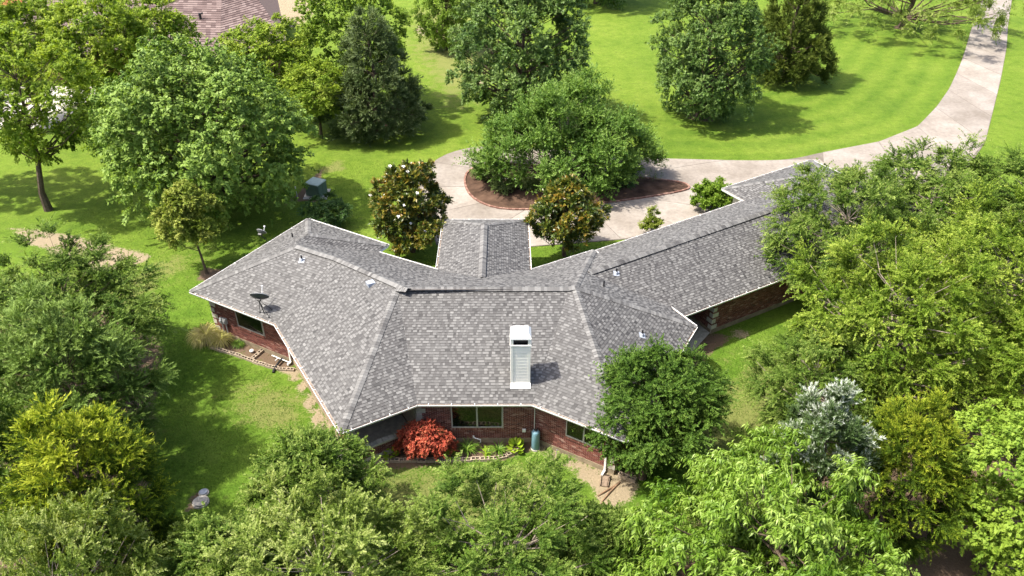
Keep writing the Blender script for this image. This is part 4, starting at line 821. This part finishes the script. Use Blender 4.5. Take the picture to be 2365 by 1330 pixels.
LM = dict(
 maple=leafmat('maple_leaf', G((.042, .10, .010), (.11, .20, .024), (.24, .35, .065)), .28, .55, .25),  # lightest stop is a painted highlight on the leaves
 pear=leafmat('pear_leaf', G((.036, .088, .014), (.088, .165, .028), (.185, .275, .068)), .28, .5, .3),  # lightest stop has the sky's sheen on glossy leaves painted in
 locust=leafmat('locust_leaf', G((.085, .16, .010), (.19, .285, .022), (.36, .45, .065)), .4, .6, .2),
 bright=leafmat('bright_leaf', G((.065, .14, .010), (.135, .23, .022), (.25, .36, .045)), .36, .6, .2),
 cedar=leafmat('cedar_leaf', G((.048, .076, .020), (.10, .145, .05), (.215, .265, .125)), .18, .7, .12),
 cedar_olive=leafmat('cedar_olive_leaf', G((.035, .06, .008), (.08, .115, .016), (.18, .22, .035)), .15, .7, .15),
 crape=leafmat('crape_leaf', G((.055, .125, .014), (.125, .225, .034), (.24, .345, .08)), .32, .55, .25),
 magnolia=leafmat('magnolia_leaf', [(.1, (.03, .055, .008)), (.45, (.07, .11, .014)), (.66, (.19, .17, .018)), (.9, (.29, .16, .03))], .15, .35, .45),
 elm=leafmat('elm_leaf', G((.05, .105, .01), (.115, .19, .024), (.27, .345, .08)), .34, .6, .2),
 elm_pale=leafmat('elm_pale_leaf', G((.075, .13, .014), (.18, .25, .038), (.37, .42, .14)), .35, .6, .2),
 elm_lime=leafmat('elm_lime_leaf', G((.075, .14, .008), (.165, .25, .022), (.325, .40, .065)), .36, .6, .2),
 oak=leafmat('oak_leaf', G((.034, .08, .008), (.075, .145, .017), (.15, .235, .038)), .28, .6, .18),
 pecan=leafmat('pecan_leaf', G((.07, .15, .010), (.16, .27, .026), (.33, .45, .10)), .36, .45, .3),
 cedar_blue=leafmat('cedar_blue_leaf', G((.045, .088, .010), (.105, .175, .026), (.21, .30, .075)), .18, .7, .12),
 cedar_gold=leafmat('cedar_gold_leaf', [(.25, (.03, .06, .005)), (.52, (.07, .125, .01)), (.74, (.215, .275, .014)), (.94, (.38, .42, .04))], .25, .7, .12),
 cedar_yellow=leafmat('cedar_yellow_leaf', [(.25, (.028, .055, .005)), (.5, (.066, .115, .008)), (.76, (.155, .21, .012)), (.96, (.30, .34, .03))], .22, .7, .12),
 cedar_white=leafmat('cedar_white_leaf', [(.38, (.05, .09, .025)), (.64, (.10, .15, .055)), (.80, (.29, .34, .24)), (1., (.52, .55, .50))], .12, .7, .12),
 jmaple=leafmat('red_maple_leaf', [(.08, (.07, .06, .025)), (.25, (.24, .055, .028)), (.5, (.47, .095, .06)), (.75, (.60, .17, .10)), (.95, (.55, .30, .13))], .28, .6, .15),
 rose=leafmat('rose_leaf', G((.055, .10, .018), (.12, .175, .045), (.22, .27, .11)), .2, .6, .2),
 boxwood=leafmat('boxwood_leaf', G((.026, .07, .01), (.058, .125, .022), (.11, .18, .045)), .15, .45, .35),
 young=leafmat('young_leaf', G((.09, .14, .012), (.19, .245, .035), (.36, .39, .09)), .34, .6, .15),
 grassy=leafmat('tan_grass', [(.1, (.3, .32, .06)), (.5, (.5, .46, .18)), (.9, (.62, .55, .32))], .4, .7, .2),
 lily=leafmat('lily_leaf', G((.06, .15, .014), (.12, .23, .025), (.24, .34, .06)), .28, .5, .3),
 hosta=leafmat('hosta_leaf', G((.12, .25, .012), (.24, .38, .022), (.40, .5, .05)), .28, .5, .3),
)
M['petal'] = simple('magnolia_petal', (.8, .78, .72), .5, .3, .04)
def put(name, me, parent):
    o = bpy.data.objects.new(name, me); C.objects.link(o); o.parent = parent; return o
def tree(name, label, x, y, rx, zb, zt, spec, mat, n, seed, kind='round', r0=.22, base=None, bark='bark', ry=None, group='trees around the house', share=.5, cat='tree', nst=1, over=None, top=None):
    rng = np.random.default_rng(seed); zc, rz_ = (zb + zt) / 2, (zt - zb) / 2; bx, by = base or (x, y); dx, dy = x - bx, y - by
    t = empty(name, (bx, by, 0), label, cat, group); sp = dict(SP[spec]); sp.update(over or {})
    pos, u, rho = lobes(rng, kind, np.array([dx, dy, zc]) if kind != 'dome' else np.array([dx, dy, zb]), rx - sp['lr'] * .55, (rz_ if kind != 'dome' else zt - zb) - sp['lr'] * .5 * (kind != 'cone'), n, (ry - sp['lr'] * .55) if ry else None)
    ok = pos[:, 2] > max(zb * .6, .35); pos, u, rho = pos[ok], u[ok], rho[ok]
    Vv, tt = crown_leaves(rng, pos, u, rho, sp); (tris_mesh if sp.get('tri', 1) else quads_mesh)('crown', Vv, LM[mat], tt).parent = t
    tp = (dx, dy, zb + (zt - zb) * (.8 if kind == 'cone' else .62)) if top is None else top
    limb_mesh(rng, (0, 0, 0), tp, pos, r0, 'trunk', M[bark], None, share, nst, t); t['dims'] = (rx, zt); return t, pos + (bx, by, 0), u
def tree_like(src, label, x, y, rx, zt, rot, mat=None, ry=None, name=None, group='trees around the house', bark=None):
    """another tree of the same kind: shares the source's meshes, turned and stretched to its own size"""
    t = src.copy(); C.objects.link(t); t.name = name or src.name.split('.')[0]; t.location = (x, y, 0); t.rotation_euler = (0, 0, math.radians(rot))
    d = src['dims']; t.scale = (rx / d[0], (ry or rx) / d[0], zt / d[1]); t['label'] = label; t['group'] = group
    for c in src.children:
        o = c.copy(); C.objects.link(o); o.parent = t
        m_ = LM[mat] if (mat and c.name.startswith('crown')) else M[bark] if (bark and not c.name.startswith('crown')) else None
        if m_: o.material_slots[0].link = 'OBJECT'; o.material_slots[0].material = m_
    return t
# far trees
tree('maple_tree', 'broad rounded dark green shade tree towering over the west lawn beside the house', -20.9, 49.8, 7.3, .2, 12.2, 'maple', 'maple', 150, 1, 'round', .35, base=(-20.6, 50.0), ry=6.2)
loc1 = tree('locust_tree', 'open yellow-green tree with a leaning dark trunk at the far west edge', -32.2, 50.5, 5.0, 2.8, 13.6, 'locust', 'locust', 80, 2, 'round', .24, base=(-32.7, 49.7), share=.9, over=dict(lr=.85))[0]
loc2 = tree('locust_tree', 'tall airy yellow-green tree with forked trunks between the white vehicle and the big shade tree', -33.2, 63.5, 4.6, 3.0, 11.8, 'locust', 'locust', 95, 3, 'round', .2, share=.8)[0]
tree_like(loc2, 'yellow-green tree crown in front of the left end of the brown neighbouring roof', -30.6, 67.6, 4.3, 11.2, 140)
tree_like(loc2, 'light green tree at the upper left corner before the orange clay', -40.8, 65.5, 4.6, 12.0, 230)
tree_like(loc1, 'slender tree at the far left margin left of the leaning trunk', -38.4, 52.0, 3.9, 12.5, 100, 'bright')
tree_like(loc2, 'small gold-green tree standing against the right end of the brown neighbouring roof', -20.4, 66.6, 4.1, 9.0, 75)
tree_like(loc2, 'low yellow-green tree between the gold-green tree and the dark cedar', -16.0, 62.5, 3.0, 6.6, 10)
tree('pecan_tree', 'bright green tree directly behind the dark cedar beside the pale ground', -13.6, 69.2, 5.0, .8, 12.6, 'maple', 'bright', 75, 8, 'round', .3, over=dict(L=.24, lr=1.2))
ced1 = tree('cedar_tree', 'dark grey-green conical cedar left of the driveway loop with a long shadow on the grass', -11.3, 63.4, 4.9, .2, 11.0, 'cedar', 'cedar', 190, 9, 'cone', .28, share=.3)[0]
pear1 = tree('pear_tree', 'large dense dark green tree behind the umbrella-shaped tree of the island', .9, 67.0, 6.2, -.7, 14.4, 'pear', 'pear', 240, 11, 'egg', .35)[0]
tree_like(pear1, 'distant green tree at the top edge left of the large dark pear tree', -7.0, 87.0, 3.5, 8.5, 80, 'bright')
tree_like(pear1, 'tall egg-shaped dark green tree with a mulch ring on the open front lawn', 16.7, 66.8, 5.0, 13.4, 200)
tree_like(ced1, 'dark olive cedar right of the tall egg-shaped tree on the far lawn', 26.8, 76.6, 5.0, 12.8, 120, 'cedar_olive')
tree('mesquite_tree', 'sparse spreading tree with crooked limbs reaching over the far driveway', 46.5, 94.0, 11.0, 2.8, 8.6, 'mesquite', 'elm_pale', 120, 14, 'dome', .35, base=(46.2, 95.7), share=.35)
tree_like(pear1, 'tree at the top edge showing only its lowest boughs on the far lawn', 11.0, 106.6, 6.0, 14, 10, 'maple')
# island
tree('crape_myrtle', 'wide umbrella-shaped multi-stemmed tree growing in the driveway island', 4.2, 54.4, 7.0, 1.7, 7.6, 'crape', 'crape', 165, 16, 'dome', .10, base=(4.1, 53.9), ry=5.0, nst=7, share=.8, bark='bark_pale', cat='crape myrtle')
for i, (x, y, r_, h, lab) in enumerate(((-2.1, 54.6, .95, 1.1, 'leafy rose bush nearest the rounded west tip of the island'), (-.75, 52.6, 1.1, 1.25, 'thick rose bush with pale leaf tips at the lower west side of the island'), (1.2, 52.9, .85, 1.0, 'dark rose bush shaded by the umbrella-shaped tree'), (6.2, 52.7, 1.2, 1.3, 'dark low shrub in the shade under the east side of the umbrella-shaped tree'), (8.0, 53.2, 1.2, 1.4, 'dark shrub at the east edge of the shade in the island'))):
    tree('rose_bush', lab, x, y, r_, .15, h, 'shrub', 'rose' if i < 3 else 'boxwood', 26, 40 + i, 'round', .03, group='bushes in the driveway island', share=.3, cat='bush')
tree('twiggy_shrub', 'almost bare twiggy shrub on the narrow east end of the island', 10.6, 53.9, .8, .3, 1.2, 'shrub', 'rose', 14, 50, 'round', .03, share=1, cat='shrub', over=dict(tw=3, lv=5), group='bushes in the driveway island')
# around the house
t, pos, u = tree('magnolia_tree', 'bronze-green magnolia with white blossoms left of the entry porch roof', -6.4, 44.0, 2.55, .5, 6.4, 'magnolia', 'magnolia', 110, 17, 'egg', .14, group='magnolias flanking the entry porch')
t2, pos2, u2 = tree('magnolia_tree', 'bronze-green magnolia without blossoms right of the entry porch roof', 3.35, 43.5, 2.3, .9, 5.6, 'magnolia', 'magnolia', 85, 18, 'egg', .12, group='magnolias flanking the entry porch')
fl = MB()
for k in range(7):
    a = k * 2.4; r_, z = (.09, .02) if k < 4 else (.05, .06); c_ = np.array([math.cos(a) * r_, math.sin(a) * r_, z]); s_ = np.array([-math.sin(a), math.cos(a), 0]) * .06; o_ = np.array([math.cos(a), math.sin(a), .45]) * .07; fl.poly([c_ - o_, c_ - s_, c_ + o_, c_ + s_])
fme = bpy.data.meshes.new('flower'); fme.from_pydata(fl.v, [], fl.f); fme.materials.append(M['petal']); rng = np.random.default_rng(3)
front = [p + uu * .5 for p, uu in zip(pos, u) if uu[1] < .35 and p[2] > 1.5]
for k in rng.permutation(len(front))[:15]:
    o = bpy.data.objects.new('flower', fme); C.objects.link(o); o.parent = t; o.location = Vector(front[k]) - t.location; o.rotation_euler = (rng.uniform(.2, .9), 0, rng.uniform(-.6, .6)); o.scale = (.8,) * 3
tree('young_tree', 'slim yellow-green young tree with a bare lower trunk west of the house', -19.4, 41.8, 1.8, 1.7, 6.3, 'locust', 'young', 62, 19, 'egg', .09, base=(-18.87, 41.37), group='trees around the house', over=dict(L=.15, lr=.5, W=.6))
tree('round_shrub', 'clipped dark green dome shrub behind the north-west roof corner', -12.5, 47.3, 1.85, .0, 2.3, 'boxwood', 'boxwood', 85, 20, 'round', .05, cat='shrub', group='shrubs along the house', share=.2)
tree('leafy_shrub', 'bright green upright shrub behind the garage roof beside the driveway', 14.0, 49.4, 1.75, .1, 2.5, 'shrub', 'bright', 110, 21, 'dome', .04, cat='shrub', group='shrubs along the house', share=.3, over=dict(up=.8, lift=.8, L=.13, lr=.45))
tree('leafy_shrub', 'small pale green shrub peeping over the middle of the garage eave', 9.3, 46.3, .8, .1, 1.75, 'shrub', 'young', 40, 22, 'dome', .03, cat='shrub', group='shrubs along the house', share=.3, over=dict(up=1, lift=.9))
tree('japanese_maple', 'small red-orange Japanese maple in the bed below the wide window', -3.85, 26.0, 1.4, .8, 2.0, 'jmaple', 'jmaple', 75, 23, 'dome', .05, base=(-3.85, 26.1), ry=.78, cat='maple', group='plants in the front bed', share=.8)
tree('oak_tree', 'dense dark green small-leaved tree overhanging the east roof corner', 6.35, 25.9, 3.2, .5, 6.0, 'oak', 'oak', 118, 24, 'round', .16, base=(5.75, 24.6), share=.5)
# east grove
elmA = tree('elm_tree', 'largest lime green tree of the east grove with pale twisted limbs showing', 17.6, 29.4, 5.0, 1.2, 9.4, 'elm', 'elm_lime', 170, 28, 'round', .3, bark='bark_pale', share=.6)[0]
elmB = tree('elm_tree', 'dark green feathery tree leaning over the east end of the garage roof', 18.4, 38.2, 4.5, 1.0, 8.6, 'elm', 'elm', 135, 25, 'round', .25, bark='bark_pale')[0]
elmC = tree('elm_tree', 'light green tree covering the south-west corner of the roof', -7.7, 21.5, 2.6, .8, 5.9, 'elm', 'elm', 80, 36, 'egg', .16, bark='bark_pale', share=.6, over=dict(lr=.8))[0]
tree_like(elmB, 'feathery green tree at the upper right beyond the garage by the driveway', 25.6, 43.0, 5.0, 7.7, 120)
tree_like(elmA, 'mid green tree at the right edge below the driveway', 31.0, 41.0, 5.2, 8.0, 200, 'elm')
tree_like(elmA, 'lime green tree at the right edge beside the tree with pale limbs', 24.4, 32.5, 5.2, 9.4, 95)
tree_like(elmB, 'yellow-green tree behind the right corner tree at the right edge', 24.5, 25.5, 4.6, 8.6, 250, 'elm_lime')
tree_like(elmB, 'lower green tree spreading over the east lawn left of the limb-showing tree', 13.6, 27.4, 3.1, 5.8, 310, 'elm')
hack = tree('hackberry_tree', 'fresh green leafy tree filling the lower right corner', 19.4, 19.8, 3.6, .4, 8.2, 'maple', 'bright', 85, 31, 'round', .25, over=dict(L=.17, lr=.95), bark='bark_pale')[0]
cedA = tree('cedar_tree', 'gold-tipped spreading cedar beside the septic lids', -15.3, 19.6, 3.0, .3, 8.6, 'cedar_near', 'cedar_gold', 125, 52, 'egg', .2, share=.4, over=dict(vh=.22, tip=.5, droop=.1))[0]
tree_like(cedA, 'yellow-olive cedar in shade between the white-tipped cedar and the right corner tree', 15.0, 21.0, 2.4, 7.4, 120, 'cedar_yellow')
tree('cedar_tree', 'cedar with silvery white berry-frosted sprays behind the big drooping-leaf tree', 11.5, 21.1, 1.95, 1.4, 8.6, 'cedar_near', 'cedar_white', 62, 33, 'egg', .15, share=.3, over=dict(lr=.65, up=.9, lift=.5, tip=.6, vh=.12))
tree('pecan_tree', 'big bright lime tree with drooping long leaves at the lower right', 8.7, 17.2, 5.3, 1.2, 8.7, 'pecan', 'pecan', 200, 34, 'dome', .3, base=(9, 17))
# south edge
tree_like(elmA, 'wide feathery green tree at the bottom centre before the front lawn', -.4, 17.6, 4.5, 6.7, 30, 'elm', 3.7)
tree_like(elmB, 'pale-tipped tree at the bottom edge left of centre', -6.2, 16.3, 3.8, 7.3, 60, 'elm_pale')
tree_like(elmC, 'small green tree at the bottom edge between the pale-tipped tree and the septic lids', -9.9, 17.0, 2.5, 5.6, 140)
tree_like(elmC, 'leafy sapling at the bottom edge between the centre tree and the drooping-leaf tree', 3.4, 18.6, 2.0, 4.6, 250)
# west grove
tree_like(elmA, 'dark green spreading tree at the left edge beyond the blue-green cedar', -21.4, 31.2, 5.0, 8.0, 160, 'elm', bark='bark')
tree_like(cedA, 'blue-green soft cedar at the left edge above the gold-tipped cedar', -18.4, 25.4, 3.5, 9.0, 210, 'cedar_blue')
tree_like(elmC, 'shaded olive green tree at the left edge behind the gold-tipped cedar', -19.6, 21.4, 2.4, 7.8, 40)
tree_like(elmB, 'pale green tree in the lower left corner', -14.2, 15.4, 2.9, 8.2, 290, 'elm_pale')

# bed plants
def strap_plant(name, label, x, y, n, L, W, mat, seed, group, cat, spread=.9, bend=.9, z0=.0):
    rng = np.random.default_rng(seed); Vv = []; tt = []
    for i in range(n):
        a = rng.uniform(0, 6.283); l = L * rng.uniform(.65, 1.1); s = np.array([-math.sin(a), math.cos(a), 0]) * W / 2; d = np.array([math.cos(a), math.sin(a), 0]); k = 5; P = []; e0 = rng.uniform(.9, 1.45)
        p = np.array([x, y, z0]) + d * rng.uniform(0, .06) + rng.normal(0, .03, 3) * (1, 1, 0); e = e0
        for j in range(k + 1): P.append((p.copy(), s * (1 - (j / k) ** 2.2) + s * .05)); p = p + (d * math.cos(e) + np.array([0, 0, math.sin(e)])) * l / k; e -= bend * spread / k * 2.2
        tv = np.clip(rng.normal(.5, .2), 0, 1)
        for j in range(k): Vv.append([P[j][0] - P[j][1], P[j][0] + P[j][1], P[j + 1][0] + P[j + 1][1], P[j + 1][0] - P[j + 1][1]]); tt.append(tv)
    Vv = np.array(Vv); Vv[..., 2] = np.maximum(Vv[..., 2], .03); o = quads_mesh(name, Vv, LM[mat], tt); return tag(o, label, cat, group)
FB = 'plants in the front bed'
strap_plant('daylily', 'dark arching daylily clump beside the red maple', -2.05, 26.25, 70, .75, .045, 'lily', 60, FB, 'plant')
strap_plant('daylily', 'small light green daylily clump nearest the block edging', -1.2, 26.0, 32, .5, .04, 'hosta', 61, FB, 'plant')
strap_plant('daylily', 'spiky daylily clump in front of the white pipe fitting', -.62, 26.2, 60, .68, .045, 'lily', 62, FB, 'plant')
def hosta(label, x, y, n, r_, seed, mat='hosta'):
    rng = np.random.default_rng(seed); t = empty('hosta', (x, y, 0), label, 'plant', FB)
    for i in range(n):
        a = i * 2.4 + rng.uniform(-.3, .3); ring = math.sqrt((i + .5) / n); e = 1.2 - ring * .9; d = np.array([math.cos(a), math.sin(a), 0]); b0 = np.array([x, y, .08]) + d * r_ * .35 * ring + (0, 0, .30 * (1 - ring)); L = r_ * rng.uniform(.6, .8); ax = d * math.cos(e) + np.array([0, 0, math.sin(e)]); s = np.array([-d[1], d[0], 0]); up = np.cross(ax, s) * -1
        q = MB(); pr = [(0, .0, 0), (.3, .30, .02), (.6, .34, .03), (.85, .18, .0), (1.0, .0, -.08)]
        for j in range(4):
            for sg in (-1, 1):
                l0, w0, h0 = pr[j]; l1, w1, h1 = pr[j + 1]; c0_ = b0 + ax * L * l0 + up * L * h0; c1_ = b0 + ax * L * l1 + up * L * h1
                q.poly([c0_, c0_ + s * sg * w0 * L + up * .1 * L * (w0 > 0), c1_ + s * sg * w1 * L + up * .1 * L * (w1 > 0), c1_], 0, np.clip(rng.normal(.55, .1) + (.12 if sg > 0 else 0), 0, 1))
        q.build('leaf', LM[mat], t)
hosta('yellow-green broad-leaved hosta left of the pale blue tank', .18, 26.35, 20, .52, 63); hosta('green broad-leaved hosta left of the red maple by the porch wall', -5.55, 25.95, 18, .5, 64); hosta('small hosta tucked under the right side of the red maple', -2.75, 25.85, 14, .36, 65)
WB = 'ornamental grasses by the west wall'
strap_plant('ornamental_grass', 'large tan-green weeping ornamental grass clump at the west brick corner', -16.75, 34.75, 520, 1.5, .035, 'grassy', 66, WB, 'grass clump', 1.0, 1.25)
strap_plant('ornamental_grass', 'second weeping grass clump between the corner clump and the meter boxes', -15.85, 34.4, 320, 1.15, .03, 'grassy', 67, WB, 'grass clump', 1.0, 1.25)
strap_plant('ornamental_grass', 'greener low grass clump below the west window', -14.85, 34.15, 150, .6, .025, 'lily', 68, WB, 'grass clump', 1.0, 1.2)
# grass blades on the lawn near the house
Vg, tg = grass(110000, 70, -22, 16, 18, 36, .03, .085, .012); Vg2, tg2 = grass(45000, 71, -30, 12, 36, 58, .03, .08, .016)
tag(quads_mesh('grass', np.concatenate([Vg, Vg2]), M['blade'], np.concatenate([tg, tg2])), kind='stuff')
